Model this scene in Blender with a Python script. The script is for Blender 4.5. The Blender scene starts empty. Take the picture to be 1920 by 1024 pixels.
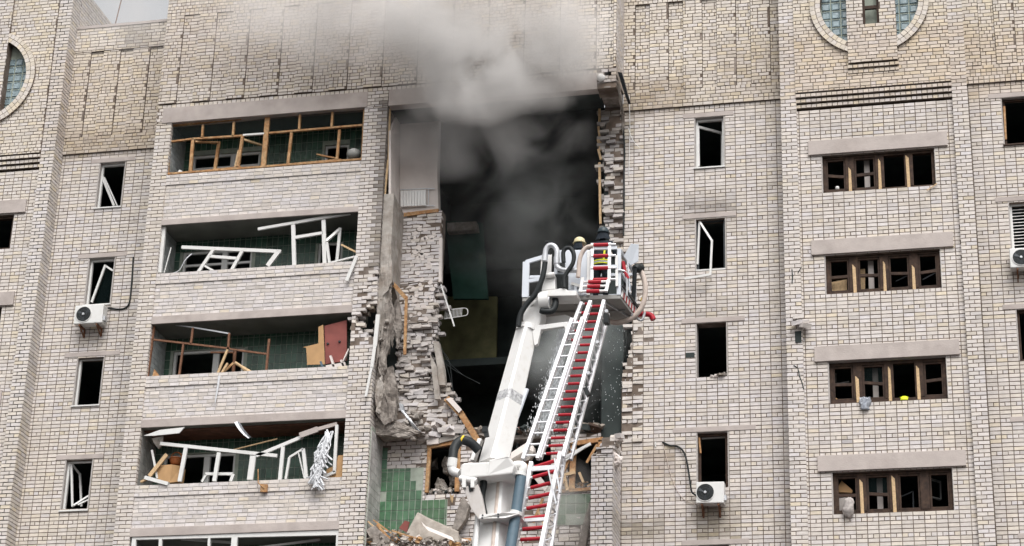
import bpy, bmesh, math, random
import numpy as np
from mathutils import Vector, Matrix
R = random.Random(7)
sc = bpy.context.scene
COL = sc.collection
# ------------------------------------------------------------------ camera
FPX, YAW, PITCH, ROLL, CDIST, CAMZ = 3963.8, .2333, .4002, .0301, 47.995, 1.7
def _axes():
    cy, sy, cp, sp = math.cos(YAW), math.sin(YAW), math.cos(PITCH), math.sin(PITCH)
    f = Vector((-sy*cp, cy*cp, sp)); r = Vector((cy, sy, 0)); u = r.cross(f)
    cr, sr = math.cos(ROLL), math.sin(ROLL)
    return cr*r + sr*u, -sr*r + cr*u, f
CR, CU, CF = _axes()
CPOS = Vector((0, -CDIST, CAMZ))
cam = bpy.data.cameras.new('camera'); cam.sensor_width = 36; cam.lens = FPX/1920*36
cam.clip_start = .5; cam.clip_end = 3000
camo = bpy.data.objects.new('camera', cam); COL.objects.link(camo)
M = Matrix((CR, CU, -CF)).transposed().to_4x4(); M.translation = CPOS
camo.matrix_world = M
sc.camera = camo
# ------------------------------------------------------------------ world, sun, exposure
SUN_EL, SUN_AZ = math.radians(56), math.radians(158)     # sun high behind the photographer
w = bpy.data.worlds.new('World'); sc.world = w; w.use_nodes = True
nt = w.node_tree; nt.nodes.clear()
sky = nt.nodes.new('ShaderNodeTexSky'); sky.sky_type = 'NISHITA'; sky.sun_disc = False
sky.sun_elevation = SUN_EL; sky.sun_rotation = SUN_AZ; sky.dust_density = 6; sky.air_density = 1.2; sky.ozone_density = .6
hs = nt.nodes.new('ShaderNodeHueSaturation'); hs.inputs['Saturation'].default_value = .10
bgn = nt.nodes.new('ShaderNodeBackground'); bgn.inputs['Strength'].default_value = .15
wo = nt.nodes.new('ShaderNodeOutputWorld')
nt.links.new(sky.outputs[0], hs.inputs['Color']); nt.links.new(hs.outputs[0], bgn.inputs['Color']); nt.links.new(bgn.outputs[0], wo.inputs['Surface'])
sl = bpy.data.lights.new('sun', 'SUN'); sl.energy = 1.0; sl.angle = math.radians(35); sl.color = (1, .97, .93)
so = bpy.data.objects.new('sun', sl); COL.objects.link(so)
# direction the sun comes from: azimuth measured from +Y clockwise
sd = Vector((math.sin(SUN_AZ)*math.cos(SUN_EL), math.cos(SUN_AZ)*math.cos(SUN_EL), math.sin(SUN_EL)))
so.rotation_euler = sd.to_track_quat('Z', 'Y').to_euler()
sc.view_settings.view_transform = 'Standard'; sc.view_settings.look = 'None'
sc.view_settings.exposure = 0.54; sc.view_settings.gamma = 1
sc.render.engine = 'CYCLES'
sc.cycles.volume_bounces = 2; sc.cycles.max_bounces = 6; sc.cycles.transparent_max_bounces = 24
sc.cycles.volume_step_rate = 1.6; sc.cycles.volume_max_steps = 256
sc.cycles.use_denoising = True

# ------------------------------------------------------------------ helpers
def at(px, py, Y=0.0):
    """photo pixel (1920 x 1024) -> point in the plane Y = const of the place"""
    d = CF + CR*((px-960)/FPX) - CU*((py-512)/FPX)
    return CPOS + d*((Y+CDIST)/d.y)
def pxscale(p):
    return FPX/((Vector(p)-CPOS).dot(CF))

class MB:
    def __init__(s): s.v = []; s.f = []; s.m = []
    def add(s, vs, fs, mi=0):
        b = len(s.v); s.v += [tuple(v) for v in vs]
        for f in fs: s.f.append(tuple(b+i for i in f)); s.m.append(mi)
        return s
    def hexa(s, p, mi=0):      # 8 points: bottom 4 ccw, top 4 ccw
        return s.add(p, [(3,2,1,0),(4,5,6,7),(0,1,5,4),(1,2,6,5),(2,3,7,6),(3,0,4,7)], mi)
    def box(s, x0, x1, y0, y1, z0, z1, mi=0):
        return s.hexa([(x0,y0,z0),(x1,y0,z0),(x1,y1,z0),(x0,y1,z0),(x0,y0,z1),(x1,y0,z1),(x1,y1,z1),(x0,y1,z1)], mi)
    def beam(s, a, b, w, h=None, side=None, w2=None, h2=None, mi=0):
        """box from a to b; w across (along side), h along the other normal; optional end sizes"""
        a, b = Vector(a), Vector(b); h = w if h is None else h
        d = (b-a).normalized()
        sd_ = Vector(side) if side is not None else Vector((1, 0, 0))
        sd_ = sd_ - d*sd_.dot(d)
        if sd_.length < 1e-4: sd_ = Vector((0, 0, 1)) - d*d.z
        if sd_.length < 1e-4: sd_ = Vector((1, 0, 0))
        sd_.normalize(); n = d.cross(sd_)
        w2 = w if w2 is None else w2; h2 = h if h2 is None else h2
        P = []
        for c, ww, hh in ((a, w, h), (b, w2, h2)):
            for i, j in ((-1,-1),(1,-1),(1,1),(-1,1)):
                P.append(c + sd_*(i*ww/2) + n*(j*hh/2))
        return s.hexa(P, mi)
    def prism(s, pts, dvec, mi=0):
        """closed polygon (3-D points) extruded by dvec"""
        n = len(pts); d = Vector(dvec); P = [Vector(p) for p in pts]
        vs = P + [p+d for p in P]
        fs = [tuple(range(n)), tuple(range(2*n-1, n-1, -1))] + [(i, i+n, (i+1) % n+n, (i+1) % n) for i in range(n)]
        return s.add(vs, fs, mi)
    def tube(s, pts, r, seg=8, mi=0, cap=True):
        pts = [Vector(p) for p in pts]; n = len(pts)
        rr = r if isinstance(r, (list, tuple)) else [r]*n
        ref = None; vs = []; fs = []
        for i, p in enumerate(pts):
            t = (pts[min(i+1, n-1)] - pts[max(i-1, 0)]).normalized()
            if ref is None:
                ref = Vector((0, 0, 1)) if abs(t.z) < .9 else Vector((1, 0, 0))
            ref = (ref - t*ref.dot(t)).normalized(); q = t.cross(ref)
            for k in range(seg):
                a = 2*math.pi*k/seg; vs.append(p + (ref*math.cos(a) + q*math.sin(a))*rr[i])
        for i in range(n-1):
            for k in range(seg):
                k2 = (k+1) % seg; fs.append((i*seg+k, i*seg+k2, (i+1)*seg+k2, (i+1)*seg+k))
        if cap: fs += [tuple(range(seg-1, -1, -1)), tuple((n-1)*seg+k for k in range(seg))]
        return s.add(vs, fs, mi)
    def lathe(s, c, prof, axis=(0, 0, 1), seg=14, mi=0):
        ax = Vector(axis).normalized(); c = Vector(c)
        return s.tube_prof(c, ax, prof, seg, mi)
    def tube_prof(s, c, ax, prof, seg, mi):
        ref = Vector((1, 0, 0)) if abs(ax.x) < .9 else Vector((0, 1, 0))
        ref = (ref-ax*ref.dot(ax)).normalized(); q = ax.cross(ref); vs = []; fs = []
        for r, h in prof:
            for k in range(seg):
                a = 2*math.pi*k/seg; vs.append(c + ax*h + (ref*math.cos(a)+q*math.sin(a))*r)
        n = len(prof)
        for i in range(n-1):
            for k in range(seg):
                k2 = (k+1) % seg; fs.append((i*seg+k, i*seg+k2, (i+1)*seg+k2, (i+1)*seg+k))
        fs += [tuple(range(seg-1, -1, -1)), tuple((n-1)*seg+k for k in range(seg))]
        return s.add(vs, fs, mi)
    def sheet(s, grid, mi=0):
        n, m = len(grid), len(grid[0]); vs = [p for row in grid for p in row]
        fs = [(i*m+j, i*m+j+1, (i+1)*m+j+1, (i+1)*m+j) for i in range(n-1) for j in range(m-1)]
        return s.add(vs, fs, mi)
    def build(s, name, mats, parent=None, smooth=False, bevel=0):
        me = bpy.data.meshes.new(name); me.from_pydata(s.v, [], s.f)
        mats = mats if isinstance(mats, (list, tuple)) else [mats]
        for m in mats: me.materials.append(m)
        if len(mats) > 1: me.polygons.foreach_set('material_index', s.m)
        bm = bmesh.new(); bm.from_mesh(me); bmesh.ops.recalc_face_normals(bm, faces=bm.faces)
        if bevel: bmesh.ops.bevel(bm, geom=[e for e in bm.edges if e.calc_face_angle(0) > .6], offset=bevel, segments=2, affect='EDGES', profile=.6)
        bm.to_mesh(me); bm.free()
        if smooth:
            me.polygons.foreach_set('use_smooth', [True]*len(me.polygons))
            me.set_sharp_from_angle(angle=math.radians(40))
        o = bpy.data.objects.new(name, me); COL.objects.link(o)
        if parent is not None: o.parent = parent
        return o
def smooth_path(pts, n=6):
    P = [Vector(p) for p in pts]; out = []
    for i in range(len(P)-1):
        p0, p1, p2, p3 = P[max(i-1, 0)], P[i], P[i+1], P[min(i+2, len(P)-1)]
        for k in range(n):
            t = k/n
            out.append(.5*((2*p1) + (p2-p0)*t + (2*p0-5*p1+4*p2-p3)*t*t + (3*p1-p0-3*p2+p3)*t**3))
    out.append(P[-1]); return out
def empty(name, loc=(0, 0, 0), parent=None):
    o = bpy.data.objects.new(name, None); COL.objects.link(o); o.location = loc; o.empty_display_size = .2
    if parent is not None: o.parent = parent
    return o
def tag(o, label, cat, group=None):
    o['label'] = label; o['category'] = cat
    if group: o['group'] = group
    return o
def kind(o, k): o['kind'] = k; return o

# ------------------------------------------------------------------ materials
def mat(name, col, rough=.8, var=.12, scale=6., bump=0., bscale=40., metal=0., col2=None, c2scale=1.5, c2amt=.5, c2th=.55, spec=.3, attr=None, trans=0., alpha=1.):
    m = bpy.data.materials.new(name); m.use_nodes = True; n = m.node_tree; N = n.nodes; L = n.links
    b = N['Principled BSDF']; b.inputs['Roughness'].default_value = rough; b.inputs['Metallic'].default_value = metal
    b.inputs['Specular IOR Level'].default_value = spec
    tc = N.new('ShaderNodeTexCoord')
    def mix(fac, a, bb, blend='MIX'):
        x = N.new('ShaderNodeMix'); x.data_type = 'RGBA'; x.blend_type = blend
        for sock, val in ((x.inputs[0], fac), (x.inputs[6], a), (x.inputs[7], bb)):
            if hasattr(val, 'links') or hasattr(val, 'is_linked'): L.new(val, sock)
            else: sock.default_value = val
        return x.outputs[2]
    if attr:
        an = N.new('ShaderNodeAttribute'); an.attribute_name = attr; c = an.outputs['Color']
    else:
        rgb = N.new('ShaderNodeRGB'); rgb.outputs[0].default_value = (*col, 1); c = rgb.outputs[0]
    geo = N.new('ShaderNodeNewGeometry')
    if col2:
        n2 = N.new('ShaderNodeTexNoise'); n2.inputs['Scale'].default_value = c2scale; n2.inputs['Detail'].default_value = 7; n2.inputs['Roughness'].default_value = .62
        L.new(geo.outputs['Position'], n2.inputs['Vector'])
        rp = N.new('ShaderNodeMapRange'); rp.inputs[1].default_value = c2th-.09; rp.inputs[2].default_value = c2th+.14; rp.inputs[4].default_value = c2amt
        L.new(n2.outputs[0], rp.inputs[0]); c = mix(rp.outputs[0], c, (*col2, 1))
    if var:
        n1 = N.new('ShaderNodeTexNoise'); n1.inputs['Scale'].default_value = scale; n1.inputs['Detail'].default_value = 5
        L.new(geo.outputs['Position'], n1.inputs['Vector'])
        r1 = N.new('ShaderNodeMapRange'); r1.inputs[1].default_value = .25; r1.inputs[2].default_value = .75; r1.inputs[3].default_value = 1-var; r1.inputs[4].default_value = 1+var
        L.new(n1.outputs[0], r1.inputs[0]); c = mix(1.0, c, r1.outputs[0], 'MULTIPLY')
    L.new(c, b.inputs['Base Color'])
    if bump:
        nb = N.new('ShaderNodeTexNoise'); nb.inputs['Scale'].default_value = bscale; nb.inputs['Detail'].default_value = 4
        L.new(geo.outputs['Position'], nb.inputs['Vector'])
        bp = N.new('ShaderNodeBump'); bp.inputs['Strength'].default_value = 1; bp.inputs['Distance'].default_value = bump
        L.new(nb.outputs[0], bp.inputs['Height']); L.new(bp.outputs[0], b.inputs['Normal'])
    if trans: b.inputs['Transmission Weight'].default_value = trans
    if alpha < 1: b.inputs['Alpha'].default_value = alpha
    return m
BRICK = mat('silicate_brick', (.5,.5,.5), .9, var=.10, scale=9, bump=.004, bscale=55, attr='tint', col2=(.30,.25,.19), c2scale=.9, c2amt=.16, c2th=.56)
MORTAR = mat('mortar', (.135,.103,.082), .95, var=.3, scale=4, bump=.006, bscale=40, col2=(.27,.235,.21), c2scale=1.0, c2amt=.7, c2th=.54)
CONC = mat('concrete', (.42,.37,.345), .9, var=.10, scale=3, bump=.004, bscale=30, col2=(.26,.22,.20), c2scale=1.3, c2amt=.45, c2th=.55)
CONCD = mat('rough_broken_concrete', (.27,.24,.215), .95, var=.32, scale=9, bump=.02, bscale=14, col2=(.12,.10,.085), c2scale=3, c2amt=.7, c2th=.53)
PANEL = mat('concrete_partition', (.36,.33,.30), .95, var=.22, scale=5, bump=.012, bscale=18, col2=(.17,.13,.10), c2scale=2.1, c2amt=.7, c2th=.52)
PLAST = mat('white_plaster', (.66,.60,.565), .85, var=.07, scale=2, col2=(.38,.33,.31), c2scale=.9, c2amt=.35, c2th=.5)
JAMB = mat('jamb_plaster', (.38,.35,.33), .9, var=.15, scale=6, bump=.003)
TILEG = mat('green_tile', (.032,.092,.055), .35, var=.35, scale=8, attr='tint', col2=(.07,.085,.068), c2scale=2, c2amt=.5, c2th=.55, spec=.5)
GROUT = mat('tile_grout', (.30,.33,.28), .9, var=.2, scale=6)
TILEW = mat('pale_tile', (.42,.42,.40), .4, var=.15, scale=5, spec=.5)
WOODO = mat('raw_orange_wood', (.33,.165,.068), .7, var=.4, scale=14, bump=.002, bscale=60, col2=(.48,.33,.18), c2scale=5, c2amt=.7, c2th=.5)
WOODP = mat('pale_split_wood', (.50,.35,.20), .75, var=.25, scale=20, bump=.003, bscale=60)
WOODD = mat('charred_brown_wood', (.038,.021,.014), .75, var=.5, scale=10, bump=.002, bscale=50, col2=(.10,.06,.035), c2scale=6, c2amt=.5, c2th=.58)
CEILW = mat('brown_ceiling_board', (.13,.058,.036), .6, var=.35, scale=5)
PVC = mat('white_plastic', (.64,.635,.62), .45, var=.10, scale=4, col2=(.42,.40,.37), c2scale=4, c2amt=.4, c2th=.58, spec=.4)
STEELR = mat('rusty_frame', (.16,.075,.042), .7, var=.4, scale=12)
BOOMW = mat('white_boom_paint', (.70,.69,.675), .32, var=.04, scale=2, col2=(.50,.45,.39), c2scale=5, c2amt=.5, c2th=.63, spec=.5)
BOOMG = mat('pale_grey_panel', (.56,.59,.64), .35, var=.05, scale=2, spec=.5)
ALU = mat('ladder_aluminium', (.70,.70,.72), .38, var=.08, scale=6, metal=.45, spec=.5)
GALV = mat('silver_pipe', (.50,.51,.53), .42, var=.08, scale=9, metal=.4)
RED = mat('red_rung_cover', (.36,.012,.024), .5, var=.15, scale=10)
BLACKR = mat('black_rubber', (.014,.017,.018), .55, var=.2, scale=10)
BLUEH = mat('blue_grey_hose', (.085,.13,.165), .5, var=.12, scale=9)
BEIGEH = mat('beige_hose', (.50,.42,.37), .7, var=.12, scale=10)
YELL = mat('yellow_band', (.75,.50,.03), .5)
UNDER = mat('cage_underside_plate', (.27,.265,.25), .6, var=.08, scale=3)
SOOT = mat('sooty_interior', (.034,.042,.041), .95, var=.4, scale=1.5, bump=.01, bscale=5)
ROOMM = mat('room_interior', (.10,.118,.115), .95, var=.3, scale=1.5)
WALLY = mat('olive_wallpaper', (.23,.22,.11), .9, var=.2, scale=2, col2=(.05,.05,.03), c2scale=.8, c2amt=.7, c2th=.55)
CARD = mat('cardboard', (.42,.255,.125), .85, var=.12, scale=5)
PANELR = mat('dark_red_board', (.21,.062,.052), .7, var=.18, scale=4)
CLOTHG = mat('grey_cloth', (.33,.35,.39), .95, var=.25, scale=14, bump=.01, bscale=25)
STRIPW = mat('torn_silver_strips', (.60,.61,.63), .5, var=.2, scale=18)
WICK = mat('orange_wicker', (.24,.072,.02), .7, var=.45, scale=40, bump=.01, bscale=60)
DARKM = mat('dark_metal', (.05,.055,.06), .5, metal=.5)
NEON = mat('yellow_green_plastic', (.62,.68,.02), .5)
SOIL = mat('fine_rubble', (.23,.20,.17), .95, var=.5, scale=12, bump=.02, bscale=20, col2=(.10,.085,.07), c2scale=4, c2amt=.7, c2th=.5)
def glassmat(name, col, rough=.08, trans=.9, alpha=1.0):
    m = bpy.data.materials.new(name); m.use_nodes = True; b = m.node_tree.nodes['Principled BSDF']
    b.inputs['Base Color'].default_value = (*col, 1); b.inputs['Roughness'].default_value = rough
    b.inputs['Transmission Weight'].default_value = trans; b.inputs['IOR'].default_value = 1.12; b.inputs['Alpha'].default_value = alpha
    return m
GLASS = glassmat('window_glass', (.006,.012,.012), .10, 0.0, .30)
GBLOCK = mat('glass_block_face', (.23,.30,.325), .16, var=.35, scale=5, spec=.7, bump=.012, bscale=9)
CEILD = mat('shaded_loggia_ceiling', (.17,.175,.155), .9, var=.3, scale=3, col2=(.07,.075,.06), c2scale=1.5, c2amt=.6, c2th=.52)  # loggia ceilings: their deep shade is put into the colour, with random blotches
SLABT = mat('dusty_slab', (.33,.295,.26), .9, var=.2, scale=6, bump=.01, bscale=12, col2=(.18,.15,.125), c2scale=2.5, c2amt=.6, c2th=.54)
# ------------------------------------------------------------------ the building: brick laying
class Frame:
    def __init__(s, O, S, N): s.O = Vector(O); s.S = Vector(S); s.N = Vector(N)
    def p(s, a, z, n): return s.O + s.S*a + Vector((0, 0, z)) + s.N*n
def front(Y): return Frame((0, Y, 0), (1, 0, 0), (0, -1, 0))
def rside(X): return Frame((X, 0, 0), (0, 1, 0), (1, 0, 0))
building = empty('apartment_building', (-12, 0, 0))
building.matrix_parent_inverse = Matrix()
tag(building, 'pale brick apartment block with a burnt, collapsed section and shattered loggias', 'building')
BINV = Matrix.Translation((12, 0, 0))
def part(o, parent=None):
    o.parent = parent or building
    if parent is None: o.matrix_parent_inverse = BINV
    return o
BRICKS = []        # every brick: frame, s0, s1, z0, z1, n, depth, tint, wall object
STAINS = []        # x0, x1, z0, z1, feather, (r, g, b), strength
def stain_at(x, z):
    r = [1., 1., 1.]
    for x0, x1, z0, z1, fe, c, k in STAINS:
        dx = max(x0-x, 0, x-x1); dz = max(z0-z, 0, z-z1); d = math.hypot(dx, dz)/fe
        if d < 1:
            a = k*(1-d)*(1-d)*R.uniform(.6, 1.15)
            for i in range(3): r[i] *= 1-a*(1-c[i])
    return r
PYEL = .16
ZONE = [(R.uniform(-28, 3), R.uniform(14, 32), R.uniform(.8, 2.6), R.uniform(-1, 1)) for _ in range(60)]
def zone(x, z):
    return sum(k*max(0, 1-math.hypot(x-a, z-b)/r) for a, b, r, k in ZONE)
def tint_for(x, z, yel, dull=1.0):
    warm = .28*zone(x, z) + (yel-.15)*1.5 + R.gauss(0, .22)       # patches of creamier and whiter bricks
    if R.random() < yel*.5: warm += R.uniform(.4, 1.0)
    warm = max(-.5, min(1.15, warm))
    c = (.575+.015*warm, .530-.010*warm, .498-.075*warm); k = R.gauss(1, .045)
    if R.random() < .05: k *= R.uniform(.82, .93)
    s = stain_at(x, z)
    return tuple(max(.015, min(.8, c[i]*k*s[i]*dull)) for i in range(3))
def subtract(iv, a, b):
    out = []
    for l, r in iv:
        if b <= l or a >= r: out.append((l, r)); continue
        if a > l: out.append((l, a))
        if b < r: out.append((b, r))
    return out
J = .0205
def course_bricks(bond, i, s0, s1, base):
    """[(a, b)] bricks of one course, joints taken out"""
    out = []; rr = random.Random(i*131+int(base*97)+5)
    if bond == 'stack':
        head = (i % 4 == 0); n = int((s1-s0)/.26)+2
        for k in range(-1, n):
            a = base + (math.floor((s0-base)/.26)+k+1)*.26
            if head: out += [(a, a+.13-J), (a+.13, a+.26-J)]
            else: out.append((a, a+.26-J))
    elif bond == 'running':
        a = s0-.26 + .13*(i % 2) + rr.uniform(-.03, .03)
        while a < s1:
            L_ = .13 if rr.random() < .06 else .26
            out.append((a, a+L_-J)); a += L_
    elif bond == 'mixed':
        a = s0-.26 + rr.choice((0, .065, .13, .195))
        hrow = rr.random() < .2
        while a < s1:
            L_ = .13 if (hrow or rr.random() < .12) else .26
            out.append((a, a+L_-J)); a += L_
    elif bond == 'header':
        a = s0
        while a < s1-.03: out.append((a, a+.13-J)); a += .13
    elif bond == 'pil':
        w_ = s1-s0
        if w_ < .5: k = [0, .125, w_] if i % 2 else [0, w_-.125, w_]
        else: k = [0, .125, .125+(w_-.125)/2, w_] if i % 2 else [0, (w_-.125)/2, w_-.125, w_]
        out = [(s0+k[j], s0+k[j+1]-(J if j < len(k)-2 else 0)) for j in range(len(k)-1)]
    return out
def wall(fr, s0, s1, z0, z1, holes=(), bond='stack', lim=None, thick=.3, base=None, n0=0., yel=None, proud=.009,
         rough=0., missing=0., backing=True, circ=None, name='wall', zo=0., dull=1.0, parent=None, mortar=None, jit=.003, rag=.07, inset=.09, edgemiss=.12, edgefull=.6):
    """lay one brick wall: mortar backing as one part plus its bricks; lim(z) gives the broken edges (left, right)"""
    base = s0 if base is None else base; yel = PYEL if yel is None else yel
    mb = MB(); runs = []
    i0 = int(math.floor((z0-zo)/.1+1e-6)); i1 = int(math.ceil((z1-zo)/.1-1e-6))
    wobj = None; mine = []
    for i in range(i0, i1):
        za, zb = max(z0, zo+i*.1), min(z1, zo+(i+1)*.1); zm = (za+zb)/2
        if zb-za < .03: continue
        iv = [(s0, s1)]; ragged_l = ragged_r = None
        if lim:
            a, b = lim(zm)
            if a is not None: iv = subtract(iv, -99, a+R.uniform(-rag, rag)); ragged_l = iv[0][0] if iv else None
            if b is not None: iv = subtract(iv, b+R.uniform(-rag, rag), 99); ragged_r = iv[-1][1] if iv else None
        ivb = list(iv)
        for h in holes:
            if h[2] < zm < h[3]: iv = subtract(iv, h[0], h[1]); ivb = subtract(ivb, h[0], h[1])
        if circ and abs(zm-circ[1]) < circ[2]:
            hw = math.sqrt(circ[2]**2-(zm-circ[1])**2); iv = subtract(iv, circ[0]-hw, circ[0]+hw); ivb = subtract(ivb, circ[0]-hw, circ[0]+hw)
        if ragged_l is not None: ivb = subtract(ivb, -99, ragged_l+inset)
        if ragged_r is not None: ivb = subtract(ivb, ragged_r-inset, 99)
        runs.append((za, zb, tuple((round(a, 3), round(b, 3)) for a, b in ivb)))
        for a, b in course_bricks(bond, i, s0, s1, base):
            for l, r in iv:
                aa, bb = max(a, l), min(b, r)
                if bb-aa < .035: continue
                edge = (ragged_l is not None and aa < ragged_l+.3) or (ragged_r is not None and bb > ragged_r-.3)
                if edge:
                    if R.random() < edgemiss: continue
                    aa, bb = (a, b) if R.random() < edgefull else (aa, bb)
                if missing and R.random() < missing: continue
                cut = bb-aa < (b-a)-.01
                w_ = fr.p((aa+bb)/2, zm, 0)
                n = n0+proud+R.uniform(-.003, .003)+(R.gauss(0, rough) if rough else (R.gauss(0, .02) if edge else 0))
                mine.append([fr, aa, bb, za+J/2, zb-J/2, n, .14 if (edge or rough) else .045, tint_for(w_.x, w_.z, yel, dull), None,
                             (jit*3 if (edge or rough) else jit), not (cut or edge or rough) and bb-aa > .2])
    # merge equal runs of courses into backing blocks
    if backing:
        k = 0
        while k < len(runs):
            j = k
            while j+1 < len(runs) and runs[j+1][2] == runs[k][2] and abs(runs[j+1][0]-runs[j][1]) < 1e-6: j += 1
            for l, r in runs[k][2]:
                if r-l < .02: continue
                pts = [fr.p(l, runs[k][0], n0-thick), fr.p(r, runs[k][0], n0-thick), fr.p(r, runs[k][0], n0), fr.p(l, runs[k][0], n0)]
                pts += [p+Vector((0, 0, runs[j][1]-runs[k][0])) for p in pts]
                mb.hexa(pts)
            k = j+1
        wobj = part(mb.build(name, mortar or MORTAR), parent)
    for b in mine: b[8] = wobj
    BRICKS.extend(mine)
    return wobj
def brick_verts(b):
    fr, a, c, z0, z1, n, d, t, _, j, _f = b
    u = lambda: R.uniform(-j, j)
    v = [fr.p(a+u(), z0+u(), n+u()*.6), fr.p(c+u(), z0+u(), n+u()*.6), fr.p(c+u(), z1+u(), n+u()*.6), fr.p(a+u(), z1+u(), n+u()*.6)]
    return v + [fr.p(a, z0, n-d), fr.p(c, z0, n-d), fr.p(c, z1, n-d), fr.p(a, z1, n-d)]
BF = [(0,1,2,3),(1,0,4,5),(2,1,5,6),(3,2,6,7),(0,3,7,4)]
def set_tint(me, cols):
    at_ = me.attributes.new('tint', 'FLOAT_COLOR', 'FACE')
    at_.data.foreach_set('color', np.array([(*c, 1) for c in cols], dtype=np.float32).ravel())
def finish_bricks():
    vis = []
    for k, b in enumerate(BRICKS):
        if b[10] and b[0].N.y < -.5:
            p = b[0].p((b[1]+b[2])/2, (b[3]+b[4])/2, b[5]); d = p-CPOS; z = d.dot(CF)
            x, y = FPX*d.dot(CR)/z, FPX*d.dot(CU)/z
            if abs(x) < 940 and abs(y) < 500: vis.append((FPX/z*(b[2]-b[1]), k))
    vis.sort(reverse=True); single = set(k for _, k in vis[:300])
    # bricks picked apart one by one share a few meshes
    kinds = {}
    for k in single:
        b = BRICKS[k]; key = (round(b[2]-b[1], 3), R.randrange(5))
        if key not in kinds:
            L_, H_ = (b[2]-b[1]), (b[4]-b[3]); me = bpy.data.meshes.new('brick')
            u = lambda: R.uniform(-.003, .003)
            vs = [(-L_/2+u(), 0, -H_/2+u()), (L_/2+u(), 0, -H_/2+u()), (L_/2+u(), 0, H_/2+u()), (-L_/2+u(), 0, H_/2+u()),
                  (-L_/2, b[6], -H_/2), (L_/2, b[6], -H_/2), (L_/2, b[6], H_/2), (-L_/2, b[6], H_/2)]
            me.from_pydata(vs, [], BF); me.materials.append(BRICK); set_tint(me, [b[7]]*5); kinds[key] = me
        o = bpy.data.objects.new('brick', kinds[key]); COL.objects.link(o)
        o.location = b[0].p((b[1]+b[2])/2, (b[3]+b[4])/2, b[5]); o.parent = b[8]
        if b[8].parent is building: pass
    rest = [b for k, b in enumerate(BRICKS) if k not in single]
    V = np.empty((len(rest)*8, 3), np.float32); T = []
    for i, b in enumerate(rest):
        V[i*8:i*8+8] = [tuple(v) for v in brick_verts(b)]; T += [b[7]]*5
    F_ = (np.array(BF)[None] + (np.arange(len(rest))*8)[:, None, None]).reshape(-1, 4)
    me = bpy.data.meshes.new('brickwork'); me.from_pydata(V.tolist(), [], F_.tolist()); me.materials.append(BRICK); set_tint(me, T)
    o = bpy.data.objects.new('brickwork', me); COL.objects.link(o); part(o); kind(o, 'stuff')
    print('bricks', len(BRICKS))
TILES = []
def tile_wall(fr, s0, s1, z0, z1, n, w_=.15, h_=.25, col=(.032,.095,.055), skip=None, var=.35, single=False, parent=None, m=None, chaos=.002, gap=.005):
    """glazed tiles on a grout bed; single=True makes each tile an object of its own"""
    ts = []
    k = 0; z = z0
    while z < z1-.04:
        s = s0; zt = min(z+h_, z1)
        while s < s1-.03:
            st = min(s+w_, s1)
            if not (skip and skip((s+st)/2, (z+zt)/2)):
                q = R.uniform(1-var, 1+var); c = tuple(x*q for x in col); g = gap
                u = lambda: n+R.uniform(0, chaos)
                P = [fr.p(s+g, z+g, u()+.008), fr.p(st-g, z+g, u()+.008), fr.p(st-g, zt-g, u()+.008), fr.p(s+g, zt-g, u()+.008),
                     fr.p(s+g, z+g, n-.004), fr.p(st-g, z+g, n-.004), fr.p(st-g, zt-g, n-.004), fr.p(s+g, zt-g, n-.004)]
                ts.append((P, c))
            s = st
        z = zt
    m = m or TILEG
    if single:
        for P, c in ts:
            ctr = sum(P, Vector())/8; me = bpy.data.meshes.new('tile'); me.from_pydata([p-ctr for p in P], [], BF); me.materials.append(m); set_tint(me, [c]*5)
            o = bpy.data.objects.new('tile', me); COL.objects.link(o); o.location = ctr
            if parent is None: part(o)
            else: o.parent = parent
    else:
        V = []; F_ = []; T = []
        for P, c in ts:
            b = len(V); V += [tuple(p) for p in P]; F_ += [tuple(i+b for i in f) for f in BF]; T += [c]*5
        me = bpy.data.meshes.new('tilework'); me.from_pydata(V, [], F_); me.materials.append(m); set_tint(me, T)
        o = bpy.data.objects.new('tilework', me); COL.objects.link(o); kind(o, 'stuff'); part(o, parent)
def bx(name, m, x0, x1, y0, y1, z0, z1, parent=None, bevel=0):
    return part(MB().box(x0, x1, y0, y1, z0, z1).build(name, m, bevel=bevel), parent)
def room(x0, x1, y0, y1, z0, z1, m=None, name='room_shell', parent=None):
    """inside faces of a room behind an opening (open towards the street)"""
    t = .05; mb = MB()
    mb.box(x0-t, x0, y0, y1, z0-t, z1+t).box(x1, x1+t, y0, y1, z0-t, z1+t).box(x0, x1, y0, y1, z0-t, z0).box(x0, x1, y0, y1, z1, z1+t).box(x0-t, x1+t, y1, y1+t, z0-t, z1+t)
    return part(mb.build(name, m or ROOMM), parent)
def poly_lim(pts, Y=0):
    """piecewise edge from photo points in plane Y: z -> x"""
    q = sorted((p.z, p.x) for p in (at(x, y, Y) for x, y in pts)); zs = [a for a, _ in q]; xs = [b for _, b in q]
    return lambda z: float(np.interp(z, zs, xs))

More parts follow.
